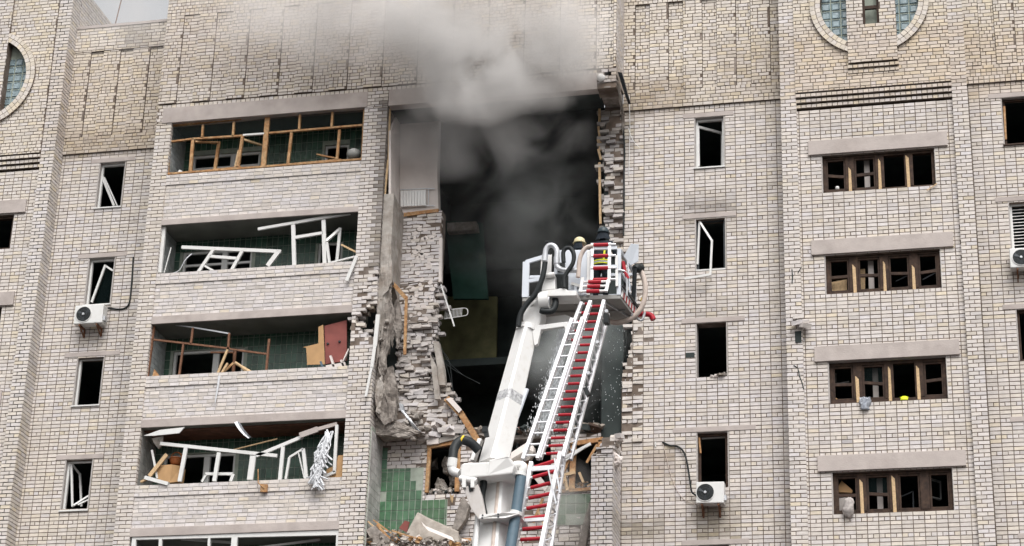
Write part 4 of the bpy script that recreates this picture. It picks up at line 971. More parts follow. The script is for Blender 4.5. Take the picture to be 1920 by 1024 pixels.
loose('roof_felt', 'curled black roofing felt on top of the lower right window frame', 'felt', MB().sheet([[at(1085+u*45, 823-4*math.sin(u*9)-v*5, .1+.3*v) for u in (0, .2, .4, .6, .8, 1)] for v in (0, 1)]), BLACKR)
loose('sagging_cable', 'black cable sagging across the smoky gap right of the ladder', 'cable', MB().tube(smooth_path([at(1083,785,.3), at(1110,760,.3), at(1150,725,.3), at(1163,712,.2)]), .014, 5), BLACKR)
loose('hanging_cable', 'thin black cable hanging straight down in the gap near the right edge', 'cable', MB().tube([at(1127,735,.4), at(1126,775,.4), at(1125,822,.4)], .011, 5), BLACKR)
# broken top of the right pier
lump('plaster_lump', 'large white lump of masonry tipped off the broken right pier', [(1140,860),(1146,838),(1160,850),(1166,858),(1160,870),(1152,872)], -.9, .35, PLAST, jit=.02)
lump('plaster_lump', 'upper white lump of masonry on the broken right pier', [(1142,836),(1150,822),(1159,820),(1158,832),(1150,840)], -.4, .3, PLAST, jit=.02)
# upper right corner of the gap
ld = loose('wall_lamp', 'smashed white lamp on the concrete beam above the gap', 'lamp', MB().lathe(at(1127,147,LY-.04), [(.10, 0), (.11, .05), (.07, .10), (.02, .12)], (0, -1, 0), 12), PVC)
loose('metal_flashing', 'dark metal flashing torn loose at the upper right corner of the gap', 'flashing', MB().prism([at(1158,135,LY-.05), at(1166,136,LY-.05), at(1178,182,LY+.3), at(1173,182,LY+.3)], (0, .4, 0)), DARKM)
for i in range(9):
    loose('torn_fibre', 'torn pale fibre hanging below the metal flashing', 'fibre', MB().tube(smooth_path([at(1158+i*.8, 150+i*2, LY-.02), at(1163+R.uniform(-2, 2), 185, LY+.2), at(1167+R.uniform(-3, 3), 215, -.3), at(1168+R.uniform(-3, 3), 235+i*2, -.1)], 3), .012, 4), PANEL, group='fibres hanging at the torn corner')
loose('vertical_cable', 'black cable running down the torn wall edge above the cage', 'cable', MB().tube(smooth_path([at(1168,232,-.12), at(1171,280,-.08), at(1170,330,-.08), at(1170,390,-.08), at(1169,442,-.08)]), .022, 6), BLACKR)
loose('white_string', 'thin white cord dangling over the bricks right of the torn edge', 'cord', MB().tube(smooth_path([at(1178,240,-.1), at(1186,262,-.1), at(1200,278,-.1)]), .008, 4), PVC)
loose('white_conduit', 'thin pale conduit hanging straight below the metal flashing', 'conduit', MB().tube([at(1180,180,-.15), at(1181,240,-.06), at(1179,330,-.04)], .010, 4), PVC)
for i, (a, b, c, d_) in enumerate(((1124,185,1124,236),(1122,238,1127,275),(1121,262,1127,282),(1122,280,1127,300),(1124,305,1126,420))):
    loose('burnt_slat', ['topmost wooden', 'second highest slanted', 'middle slanted', 'fourth slanted', 'long lowest wooden'][i]+' slat hanging at the right inner edge of the gap', 'slat', segs([(a,b,c,d_,.06)], .1, .05), WOODP, group='slats at the right edge of the gap')
# radiator on the white wall
rd = empty('radiator', at(774,388,-.08)); tag(rd, 'white ribbed radiator with pipes on the exposed plaster wall', 'radiator')
for i in range(9):
    x0, x1 = 751+i*5.3, 755.7+i*5.3
    o = MB().prism([Vector(at(x, y, -.1))-rd.location for x, y in ((x0,358-.25*i),(x1,357.6-.25*i),(x1,387-.25*i),(x0,387.4-.25*i))], (0, .08, 0)).build('rib', BOOMW, rd, bevel=.004)
o = MB().tube([Vector(at(x, y, -.05))-rd.location for x, y in ((750,356),(800,353.5),(815,354))], .016, 6).build('pipe', GALV, rd)
o = MB().tube([Vector(at(x, y, -.05))-rd.location for x, y in ((798,386),(815,386))], .014, 6).build('pipe', GALV, rd)
o = MB().tube([Vector(at(x, y, -.05))-rd.location for x, y in ((804,353),(803,386))], .012, 6).build('pipe', GALV, rd)
loose('door_trim', 'long pale trim strip standing along the dark edge of the central pier', 'trim', segs([(731,205,729,300,.05), (728,300,720,382,.05)], LY+.15, .05), WOODP)
# ------------------------------------------------------------------ aerial platform
ap = empty('aerial_platform', at(925,1024,-6.6)); tag(ap, 'white aerial rescue platform with jointed boom, side ladder and basket in front of the gap', 'aerial platform')
APO = ap.location.copy()
def apart(mb, name, m, parent=None, **k):
    o = mb.build(name, m, **k); o.parent = parent or ap
    if parent is None: o.matrix_parent_inverse = Matrix.Translation(-APO)
    return o
def V3(x, y, Y): return Vector(at(x, y, Y))
# upper boom: eight-sided tapered beam
def boom(name, a, b, w1, w2, turn, m, ch=.22):
    a, b = Vector(a), Vector(b); d = (b-a).normalized(); s = Vector((math.cos(turn), math.sin(turn), 0)); s = (s-d*s.dot(d)).normalized(); n = d.cross(s); P = []
    prof = [(-1,-1+ch),(-1+ch,-1),(1-ch,-1),(1,-1+ch),(1,1-ch),(1-ch,1),(-1+ch,1),(-1,1-ch)]
    for c, w_ in ((a, w1), (b, w2)): P += [c+s*(x*w_/2)+n*(y*w_/2) for x, y in prof]
    return apart(MB().add(P, [tuple(range(7, -1, -1)), tuple(range(8, 16))]+[(i, (i+1) % 8, (i+1) % 8+8, i+8) for i in range(8)]), name, m)
TURN = math.radians(-38)
EA, EB = V3(925,872,-6.3), V3(989,616,-5.55)
ub = boom('upper_boom', EA, EB, .50, .38, TURN, BOOMW)
dd = (EB-EA).normalized()
c_ = EA.lerp(EB, .47)
boom('scuff_band', c_-dd*.12, c_+dd*.12, .452, .448, TURN, mat('scuffed_grey_band', (.34,.34,.35), .5, var=.4, scale=20, col2=(.6,.6,.6), c2scale=14, c2amt=.8, c2th=.5))
# lower boom with cable rails
LA, LB = V3(936,890,-6.35), V3(924,1030,-6.75)
ld_ = (LB-LA).normalized(); LC = LB+ld_*11.6
lb_ = boom('lower_boom', LA, LC, .62, .9, math.radians(-22), BOOMW, .12)
for off, m, r in ((-.27, BOOMW, .05), (.10, BEIGEH, .045)):
    apart(MB().tube([LA+Vector((off, -.38, -.1)), LB+Vector((off, -.40, 0)), LB+ld_*2+Vector((off, -.42, 0))], r, 8), 'cable_rail', m, smooth=True)
apart(MB().prism([V3(899,965,-7.3), V3(945,961,-7.3), V3(972,957,-7.2), V3(973,964,-7.2), V3(948,971,-7.3), V3(897,973,-7.3)], (0, .9, 0)), 'clamp_collar', BOOMW, bevel=.01)
for x, y in ((905,966),(904,971),(934,964),(934,969)): apart(MB().lathe(at(x, y, -7.31), [(.02, 0), (.02, .02)], YV, 6), 'bolt', DARKM)
# hinge: barrel across, cheeks and pins
HA, HB = V3(866,893,-6.9), V3(960,882,-6.6)
hx = (HB-HA).normalized()
def barrel(a, b, r, name, m=BOOMW, seg=18): return apart(MB().tube([a, a+(b-a)*.02, b-(b-a)*.02, b], [r*.9, r, r, r*.9], seg), name, m, smooth=True)
apart(MB().prism([V3(864,872,-7.25), V3(870,868,-7.25), V3(917,866,-7.25), V3(917,893,-7.25), V3(863,896,-7.25)], (0, 1.0, 0)), 'hinge_housing', BOOMW, bevel=.03)
apart(MB().prism([V3(917,862,-7.3), V3(952,856,-7.3), V3(960,862,-7.2), V3(965,873,-7.2), V3(960,888,-7.2), V3(913,893,-7.3)], (0, 1.1, 0)), 'hinge_cover', BOOMW, bevel=.03)
apart(MB().tube([V3(862,897,-7.2), V3(894,902,-7.2)], .07, 10), 'hinge_pin', BOOMW, smooth=True)
for x in (870, 886): apart(MB().prism([V3(x-4,896,-7.28), V3(x+3,896,-7.28), V3(x+3,914,-7.28), V3(x-4,914,-7.28)], (0, .18, 0)), 'hinge_lug', BOOMW, bevel=.01)
apart(MB().prism([V3(862,899,-7.2), V3(872,912,-7.2), V3(896,908,-7.2), V3(903,930,-7.2), V3(911,975,-7.2), V3(897,973,-7.2), V3(884,955,-7.2)], (0, .16, 0)), 'hinge_arm', mat('grey_arm_paint', (.52,.49,.47), .4, var=.05, col2=(.35,.30,.26), c2scale=6, c2amt=.4), bevel=.012)
apart(MB().prism([V3(878,910,-7.22), V3(885,908,-7.22), V3(887,920,-7.22), V3(880,922,-7.22)], (0, .03, 0)), 'arm_slot', BLACKR)
apart(MB().tube(smooth_path([V3(903,890,-6.9), V3(907,905,-6.95), V3(904,925,-6.95), V3(903,940,-6.95), V3(908,965,-6.9)]), .075, 8), 'black_hose', BLACKR, smooth=True)
apart(MB().tube(smooth_path([V3(861,888,-6.9), V3(850,884,-6.9), V3(847,874,-6.9)]), .095, 10), 'pipe_elbow', BOOMW, smooth=True)
apart(MB().tube([V3(847,876,-6.9), V3(849,860,-6.9)], .105, 12), 'hose_coupling', PVC, smooth=True)
apart(MB().tube(smooth_path([V3(849,862,-6.9), V3(852,840,-6.8), V3(864,826,-6.7), V3(882,830,-6.6), V3(898,845,-6.5)]), .10, 12), 'thick_black_hose', BLACKR, smooth=True)
apart(MB().tube([V3(866,825,-6.7), V3(869,826,-6.7)], .107, 12), 'hose_band', YELL, smooth=True)
apart(MB().tube(smooth_path([V3(958,876,-6.8), V3(972,872,-6.8), V3(981,876,-6.8), V3(978,890,-6.8)]), .095, 10), 'pipe_elbow', BOOMW, smooth=True)
apart(MB().tube([V3(978,888,-6.85), V3(967,965,-7.0), V3(955,1040,-7.2), V3(940,1180,-7.5)], .115, 12), 'supply_hose', BLUEH, smooth=True)
apart(MB().tube([V3(970,960,-7.0), V3(968,966,-7.0)], .15, 12), 'hose_coupling', PVC, smooth=True)
apart(MB().tube([V3(976,888,-6.85), V3(975,894,-6.86)], .14, 12), 'hose_coupling', PVC, smooth=True)
apart(MB().prism([V3(881,862,-6.2), V3(896,822,-6.1), V3(903,822,-6.1), V3(888,862,-6.2)], (0, .2, 0)), 'side_rail', BOOMW)
apart(MB().beam(V3(905,806,-6.7), V3(914,806,-6.7), .12, .12).beam(V3(911,806,-6.7), V3(913,819,-6.7), .09, .09), 'work_lamp', BLACKR)
apart(MB().tube([V3(988,730,-5.85), V3(946,848,-6.15)], .05, 8), 'hydraulic_pipe', BOOMG, smooth=True)
# ground carrier below the picture
bs = LC; gx, gy = bs.x, bs.y
apart(MB().lathe((gx, gy, 1.3), [(1.2, 0), (1.2, .5), (.9, .8), (.8, 1.4)], seg=24), 'turntable', BOOMW, smooth=True)
apart(MB().box(gx-5.5, gx+4, gy-1.25, gy+1.25, .75, 1.3), 'chassis', RED, bevel=.05)
apart(MB().box(gx+4.02, gx+6.2, gy-1.25, gy+1.25, .7, 3.0), 'cab', RED, bevel=.12)
for wx in (-4.3, -3.0, 2.6, 4.9):
    for wy in (-1.0, 1.0):
        ww = apart(MB().tube([(gx+wx, gy+wy-.17, .52), (gx+wx, gy+wy+.17, .52)], .52, 20), 'wheel', BLACKR, smooth=True)
# boom head
HY = -5.7
apart(MB().tube([EB-dd*.10, EB+dd*.02], .25, 12), 'boom_collar', BOOMW, smooth=True)
apart(MB().prism([V3(980,600,HY), V3(984,568,HY), V3(1012,560,HY), V3(1018,585,HY), V3(1010,612,HY), V3(993,617,HY)], (0, .45, 0)), 'head_casting', BOOMW, bevel=.03)
apart(MB().prism([V3(988,612,HY), V3(1064,603,HY), V3(1067,626,HY), V3(1062,628,HY), V3(1058,612,HY), V3(1014,618,HY), V3(1008,645,HY), V3(1002,648,HY), V3(998,622,HY)], (0, .12, 0)), 'head_bracket', BOOMW, bevel=.01)
apart(MB().prism([V3(992,598,HY+.5), V3(1060,590,HY+.5), V3(1070,594,HY+.5), V3(1070,606,HY+.5), V3(1062,607,HY+.5), V3(994,608,HY+.5)], (0, .12, 0)), 'head_bracket', BOOMW, bevel=.01)
apart(MB().tube([V3(1012,566,HY-.05), V3(1030,564,HY-.05)], .21, 18), 'slew_drum', BOOMW, smooth=True)
apart(MB().tube([V3(1028,564,HY-.07), V3(1031,564,HY-.07)], .10, 12), 'drum_cap', GALV, smooth=True)
apart(MB().prism([V3(1003,548,HY-.15), V3(1058,540,HY-.15), V3(1066,545,HY-.15), V3(1081,545,HY-.15), V3(1081,554,HY-.15), V3(1030,555,HY-.15), V3(1006,558,HY-.15)], (0, .5, 0)), 'support_plate', BOOMW, bevel=.012)
apart(MB().prism([V3(1015,545,HY), V3(1021,515,HY), V3(1026,512,HY), V3(1040,514,HY), V3(1041,542,HY)], (0, .35, 0)), 'lift_block', BOOMW, bevel=.02)
apart(MB().tube([V3(1019,517,HY-.06), V3(1040,515,HY-.06)], .06, 10), 'lift_pin', BOOMW, smooth=True)
apart(MB().prism([V3(985,572,HY), V3(1000,561,HY), V3(1008,574,HY), V3(988,580,HY)], (0, .3, 0)), 'head_casting', BOOMW, bevel=.02)
# hoses round the head
def hose(pts, r, m, name, Y): return apart(MB().tube(smooth_path([V3(p[0], p[1], Y if len(p) < 3 else p[2]) for p in pts]), r, 10), name, m, smooth=True)
hose([(1022,492),(1019,512),(1012,535),(1001,555),(988,570),(976,590),(972,612)], .062, BLACKR, 'black_hose', -5.9)
hose([(1037,552,-5.6),(1042,566,-5.7),(1036,582,-5.75),(1022,584,-5.8),(1014,582,-5.8)], .072, BLACKR, 'black_hose', -5.75)
hose([(1022,488),(1023,470),(1029,461),(1038,461),(1044,470),(1044,486)], .06, GALV, 'silver_pipe', -5.75)
hose([(1044,492),(1045,500),(1052,505),(1064,507),(1082,507)], .06, GALV, 'silver_pipe', -5.75)
for a, b in (((1022,478),(1021,490)), ((1044,482),(1044,495))): apart(MB().tube([V3(*a, -5.75), V3(*b, -5.75)], .072, 12), 'pipe_coupling', GALV, smooth=True)
hose([(1057,492),(1056,474),(1061,466),(1070,466),(1076,478),(1074,494),(1065,508),(1058,522),(1058,540)], .05, BLACKR, 'black_hose', -5.85)
hose([(1112,462),(1100,464),(1091,475),(1086,492),(1084,520)], .05, BEIGEH, 'beige_hose', -5.75)
# ladder: nested sections beside the boom
def ladder(name, l0, l1, r0, r1, n, Y0, Y1, rail=.07, red=(0., 1.), depth=.14, t0=.03, t1=.97, every=True, dbl=False, rr=.024):
    Lp = lambda t: V3(l0[0]+(l1[0]-l0[0])*t, l0[1]+(l1[1]-l0[1])*t, Y0+(Y1-Y0)*t); Rp = lambda t: V3(r0[0]+(r1[0]-r0[0])*t, r0[1]+(r1[1]-r0[1])*t, Y0+(Y1-Y0)*t)
    lo = apart(MB().beam(Lp(0), Lp(1), depth, rail, YV), name, ALU)
    mb = MB().beam(Rp(0), Rp(1), depth, rail, YV); o = mb.build('rail', ALU); o.parent = lo
    for i in range(n):
        t = t0+(t1-t0)*i/(n-1); a, b = Lp(t), Rp(t)
        o = MB().tube([a, b], rr, 7).build('rung', ALU); o.parent = lo
        if red:
            o = MB().tube([a.lerp(b, red[0]), a.lerp(b, red[1])], rr*1.4, 8).build('rung_cover', RED); o.parent = lo
            if dbl and i > 3 and i < 12:
                o = MB().tube([a.lerp(b, red[0])+Vector((0, .06, -.07)), a.lerp(b, red[1])+Vector((0, .06, -.07))], rr*1.5, 8).build('rung_cover', RED); o.parent = lo
    return lo
l1_ = ladder('ladder_section', (1108,566), (1013,860), (1133,565), (1056,858), 20, -5.55, -6.2, red=(.2, .85))
l2_ = ladder('ladder_section', (1073,599), (981,862), (1093,597), (1008,861), 13, -5.75, -6.3, red=None)
l2b = ladder('ladder_section', (1091,568), (1064,640), (1107,567), (1080,640), 5, -5.5, -5.6, red=(.4, .9))
l3_ = ladder('ladder_section', (997,868), (963,1040), (1051,850), (1012,1040), 9, -6.35, -6.8, red=(.15, 1.0), rail=.08, t0=.06, t1=.95, rr=.03)
# side girders
def girder(a0, a1, b0, b1, Y0, Y1, n):
    A = lambda t: V3(a0[0]+(a1[0]-a0[0])*t, a0[1]+(a1[1]-a0[1])*t, Y0+(Y1-Y0)*t); B = lambda t: V3(b0[0]+(b1[0]-b0[0])*t, b0[1]+(b1[1]-b0[1])*t, Y0+(Y1-Y0)*t+.35)
    o = apart(MB().beam(B(0), B(1), .1, .06, YV), 'girder', ALU)
    for i in range(n):
        t = i/n; w_ = MB().tube([A(t), B(t+.5/n), A(min(1, t+1/n))], .02, 5).build('web_strut', ALU); w_.parent = o
    return o
girder((1133,568), (1056,858), (1141,590), (1070,862), -5.55, -6.2, 11)
girder((1051,852), (1012,1040), (1058,862), (1032,1040), -6.35, -6.8, 8)
apart(MB().beam(V3(1040,860,-6.6), V3(1050,925,-6.75), .05, .03, YV).beam(V3(1028,880,-6.6), V3(1043,945,-6.75), .04, .03, YV), 'side_linkage', GALV)
apart(MB().beam(V3(994,880,-6.4), V3(1046,876,-6.4), .06, .10, YV), 'cross_plate', ALU)
apart(MB().beam(V3(984,976,-6.65), V3(1028,973,-6.65), .06, .07, YV), 'cross_plate', ALU)
apart(MB().box(*[v for a, b in ((V3(1137,598,-5.6).x-.05, V3(1137,598,-5.6).x+.06), (-5.7, -5.5), (V3(1137,598,-5.6).z-.12, V3(1137,598,-5.6).z+.1)) for v in (a, b)]), 'ladder_catch', BLACKR)
apart(MB().beam(V3(1097,728,-5.95), V3(1104,742,-5.95), .12, .10, YV), 'ladder_catch', BLACKR)
for i in range(5): apart(MB().lathe(V3(1138-i*17, 585+i*58, -5.85), [(.04, 0), (.04, .07)], (0, -1, 0), 8), 'guide_roller', GALV)
# ---- basket
ca = math.radians(-5); CO = V3(1158,553,-5.3)
def cg(u, v, w_):        # basket coordinates: right, towards the building (the basket widens that way), up
    u = u-.13 if u < -.025 else u
    u = u+v*(.19+.16*u)
    return CO + Vector((math.cos(ca), -math.sin(ca), 0))*u + Vector((math.sin(ca), math.cos(ca), 0))*v + Vector((0, 0, w_*.93))
cage = apart(MB().prism([cg(-2.0,0,-.10), cg(.06,0,-.10), cg(.06,1.3,-.10), cg(-2.0,1.3,-.10)], (0, 0, .10)), 'basket_floor', UNDER, bevel=.01)
def cpart(mb, name, m, parent=None, **k):
    o = mb.build(name, m, **k); o.parent = parent or cage; return o
CS = Vector((math.sin(ca), math.cos(ca), 0))
def cbar(a, b, w_=.06, d=.06, name='guard_rail', m=BOOMG): return cpart(MB().beam(cg(*a), cg(*b), d, w_, CS), name, m)
cbar((-1.93, .03, 0), (-1.93, .03, .92), .15, .10, 'corner_post'); cbar((.02, .03, 0), (.02, .03, 1.2), .09, .09, 'corner_post')
cbar((-1.93, 1.27, 0), (-1.93, 1.27, 1.1), .07, .07, 'corner_post'); cbar((.03, 1.27, 0), (.03, 1.27, 1.1), .07, .07, 'corner_post')
cbar((-1.93, .03, .93), (-1.45, .03, 1.08), .09); cbar((-1.93, .03, .42), (-1.4, .03, .5), .08); cbar((-1.5, .03, 0), (-1.45, .03, 1.1), .09)
cbar((-1.93, .03, .95), (-1.93, 1.27, 1.1), .05); cbar((-1.93, .03, .4), (-1.93, 1.27, .45), .05)
cbar((-1.93, 1.27, 1.1), (.03, 1.27, 1.1), .06); cbar((-1.93, 1.27, .55), (.03, 1.27, .55), .05)
cbar((.03, .03, 1.18), (.03, 1.27, 1.1), .06); cbar((.03, .03, .62), (.03, 1.27, .6), .05); cbar((.03, .03, .25), (.03, 1.27, .25), .05)
cpart(MB().prism([cg(-1.30,-.01,.18), cg(-.46,-.01,.18), cg(-.46,-.01,1.19), cg(-1.30,-.01,1.21)], CS*.05), 'side_panel', BOOMG, bevel=.012)
cpart(MB().prism([cg(-1.62,-.005,.3), cg(-1.36,-.005,.3), cg(-1.36,-.005,1.1), cg(-1.60,-.005,1.05)], CS*.04), 'side_panel', BOOMW, bevel=.012)
cpart(MB().prism([cg(-1.28,-.03,.02), cg(-.55,-.03,.02), cg(-.55,-.03,.16), cg(-1.28,-.03,.16)], CS*.05), 'kick_plate', BOOMG, bevel=.006)
for u in (-1.15, -1.0, -.8, -.65): cbar((u, -.04, .0), (u, -.04, .5), .06, .05, 'strut', BOOMG if u != -1.0 else BLACKR)
cpart(MB().prism([cg(-1.35,-.08,.18), cg(-1.0,-.08,.18), cg(-1.0,-.08,.55), cg(-1.35,-.08,.55)], CS*.06), 'control_box', BLACKR, bevel=.02)
cpart(MB().prism([cg(-1.22,-.06,.62), cg(-1.05,-.06,.62), cg(-1.05,-.06,.86), cg(-1.22,-.06,.86)], CS*.08), 'valve', BLACKR, bevel=.02)
# boarding ladder at the back of the basket
for u in (-.43, -.04): cbar((u, -.08, .28), (u, -.08, 1.32), .07, .06, 'ladder_rail', ALU)
cbar((-.52, -.02, .0), (-.52, -.02, 1.15), .07, .06, 'door_post', BOOMW); cbar((.0, -.05, .2), (-.02, -.05, 1.0), .06, .05, 'door_post', BOOMW)
for w_ in (1.27, .98, .66, .36):
    o = cpart(MB().tube([cg(-.45,-.1,w_), cg(-.02,-.1,w_)], .028, 8), 'rung', ALU)
    o = cpart(MB().tube([cg(-.40,-.1,w_), cg(-.06,-.1,w_)], .045, 8), 'rung_cover', RED)
cbar((-.45, -.07, 1.19), (.0, -.07, 1.19), .07, .05); cbar((-.45, -.07, .70), (.0, -.07, .70), .08, .04)
for k, (w_, v) in enumerate(((.28, -.16), (.13, -.24), (-.03, -.32))):
    cpart(MB().tube([cg(-.62,v,w_), cg(-.06,v,w_)], .03, 8), 'step', BOOMW); cpart(MB().tube([cg(-.50,v,w_), cg(-.20,v,w_)], .046, 8), 'step_cover', RED)
for u in (-.64, -.04): cbar((u, -.08, .42), (u, -.34, -.06), .07, .05, 'step_side', BOOMW); cbar((u, -.30, -.05), (u, -.30, .12), .05, .05, 'step_side', BOOMW)
cbar((-.62, -.05, .2), (-.9, -.05, .3), .06, .05, 'handle', BOOMW)
for u in (.07,): 
    cpart(MB().tube(smooth_path([cg(.03,-.05,.62), cg(.16,-.02,.6), cg(.2,0,.5), cg(.2,.02,-.02)], 4), .022, 7), 'grab_handle', GALV, smooth=True)
    cpart(MB().tube([cg(.2,.05,.9), cg(.22,.08,.5), cg(.24,.1,.1)], .02, 6), 'grab_handle', BOOMG, smooth=True)
cpart(MB().tube([cg(.12,-.02,.85), cg(.16,0,.60), cg(.22,.02,.42)], .04, 7), 'red_strap', RED)
cpart(MB().prism([cg(.1,.1,1.05), cg(.26,.1,1.38), cg(.38,.25,1.42), cg(.36,.3,1.0), cg(.22,.2,.85)], CS*.03), 'heat_shield', BOOMG, bevel=.006)
# striped edge board on the right side, one tile of colour per stripe
for i in range(12):
    v0, v1 = .06+i*.1, .06+(i+1)*.1
    cpart(MB().prism([cg(.066,v0,-.02), cg(.066,v1,-.02), cg(.066,v1+.05,.16), cg(.066,v0+.05,.16)], cg(1,0,0)*0+Vector((math.cos(ca), -math.sin(ca), 0))*.01), 'warning_stripe', RED if i % 2 else BOOMW)
cbar((.10, .02, .26), (.10, 1.3, .2), .05, .04, 'guard_rail', DARKM); cbar((.06, 1.25, 0), (.06, .9, -.12), .05, .05, 'strut', GALV)
cbar((-.2, .1, -.12), (.0, 1.2, -.12), .03, .03, 'floor_rib', GALV); cbar((-1.9, .65, -.12), (.0, .65, -.12), .05, .03, 'floor_rib', UNDER); cbar((-.9, .1, -.12), (-.7, 1.2, -.12), .03, .03, 'floor_rib', UNDER)
# water cannon on the far right corner
wc = cpart(MB().lathe(cg(.16,.75,1.02), [(.05, 0), (.10, .05), (.11, .15), (.08, .24), (.10, .26), (.10, .30), (.05, .30)], (.25, .8, .35), 14), 'water_cannon', BLACKR, smooth=True)
cpart(MB().tube([cg(.16,.75,1.02), cg(.10,.9,.5), cg(.02,1.1,.1)], .05, 10), 'cannon_riser', DARKM, smooth=True)
cpart(MB().tube(smooth_path([cg(-.02,1.3,.06), cg(.12,1.35,.08), cg(.30,1.35,.05), cg(.36,1.35,-.08)], 4), .065, 10), 'red_pipe', RED, smooth=True)
hose([(1180,498),(1198,505),(1209,530),(1208,562),(1197,585),(1178,600),(1155,605),(1136,600)], .062, BEIGEH, 'beige_hose', -4.3)
hose([(1209,585),(1204,600),(1196,598),(1192,590)], .03, GALV, 'spray_nozzle', -4.2)
cpart(MB().lathe(cg(-1.45,.3,1.15), [(.03, 0), (.03, .25)], (0, 0, 1), 8), 'lamp_post', BLACKR); cpart(MB().tube([cg(-1.53,.3,1.4), cg(-1.53,.3,1.58), cg(-1.36,.3,1.58), cg(-1.36,.3,1.4), cg(-1.53,.3,1.4)], .022, 6), 'lamp_guard', BLACKR)
cpart(MB().prism([cg(-1.50,.3,1.42), cg(-1.40,.3,1.42), cg(-1.40,.3,1.54), cg(-1.50,.3,1.54)], CS*.1), 'work_lamp', BLACKR)
# yellow tag on the rail
cpart(MB().prism([cg(.14,1.28,.35), cg(.24,1.28,.37), cg(.24,1.28,.5), cg(.14,1.28,.48)], CS*.03), 'hose_tie', YELL)
# ------------------------------------------------------------------ firefighters
def skin_body(name, joints, edges, m, parent, sub=2):
    me = bpy.data.meshes.new(name); me.from_pydata([tuple(j[0]) for j in joints], edges, []); o = bpy.data.objects.new(name, me); COL.objects.link(o)
    sk = o.modifiers.new('skin', 'SKIN'); ss = o.modifiers.new('sub', 'SUBSURF'); ss.levels = sub; ss.render_levels = sub
    for i, j in enumerate(joints): me.skin_vertices[0].data[i].radius = j[1] if isinstance(j[1], tuple) else (j[1], j[1])
    me.skin_vertices[0].data[0].use_root = True
    me.materials.append(m)
    o.parent = parent; sk.use_smooth_shade = True
    return o
TUNIC = mat('navy_turnout_cloth', (.012,.017,.024), .9, var=.3, scale=12, bump=.01, bscale=18)
SKIN = mat('skin', (.42,.25,.18), .6, var=.05)
HELM1 = mat('cream_helmet', (.62,.55,.34), .4, var=.08); HELM2 = mat('dark_helmet', (.035,.05,.058), .4, var=.1)
REFL = mat('lime_reflective_band', (.60,.62,.03), .5, var=.1); SILV = mat('silver_reflective_band', (.55,.55,.52), .4)
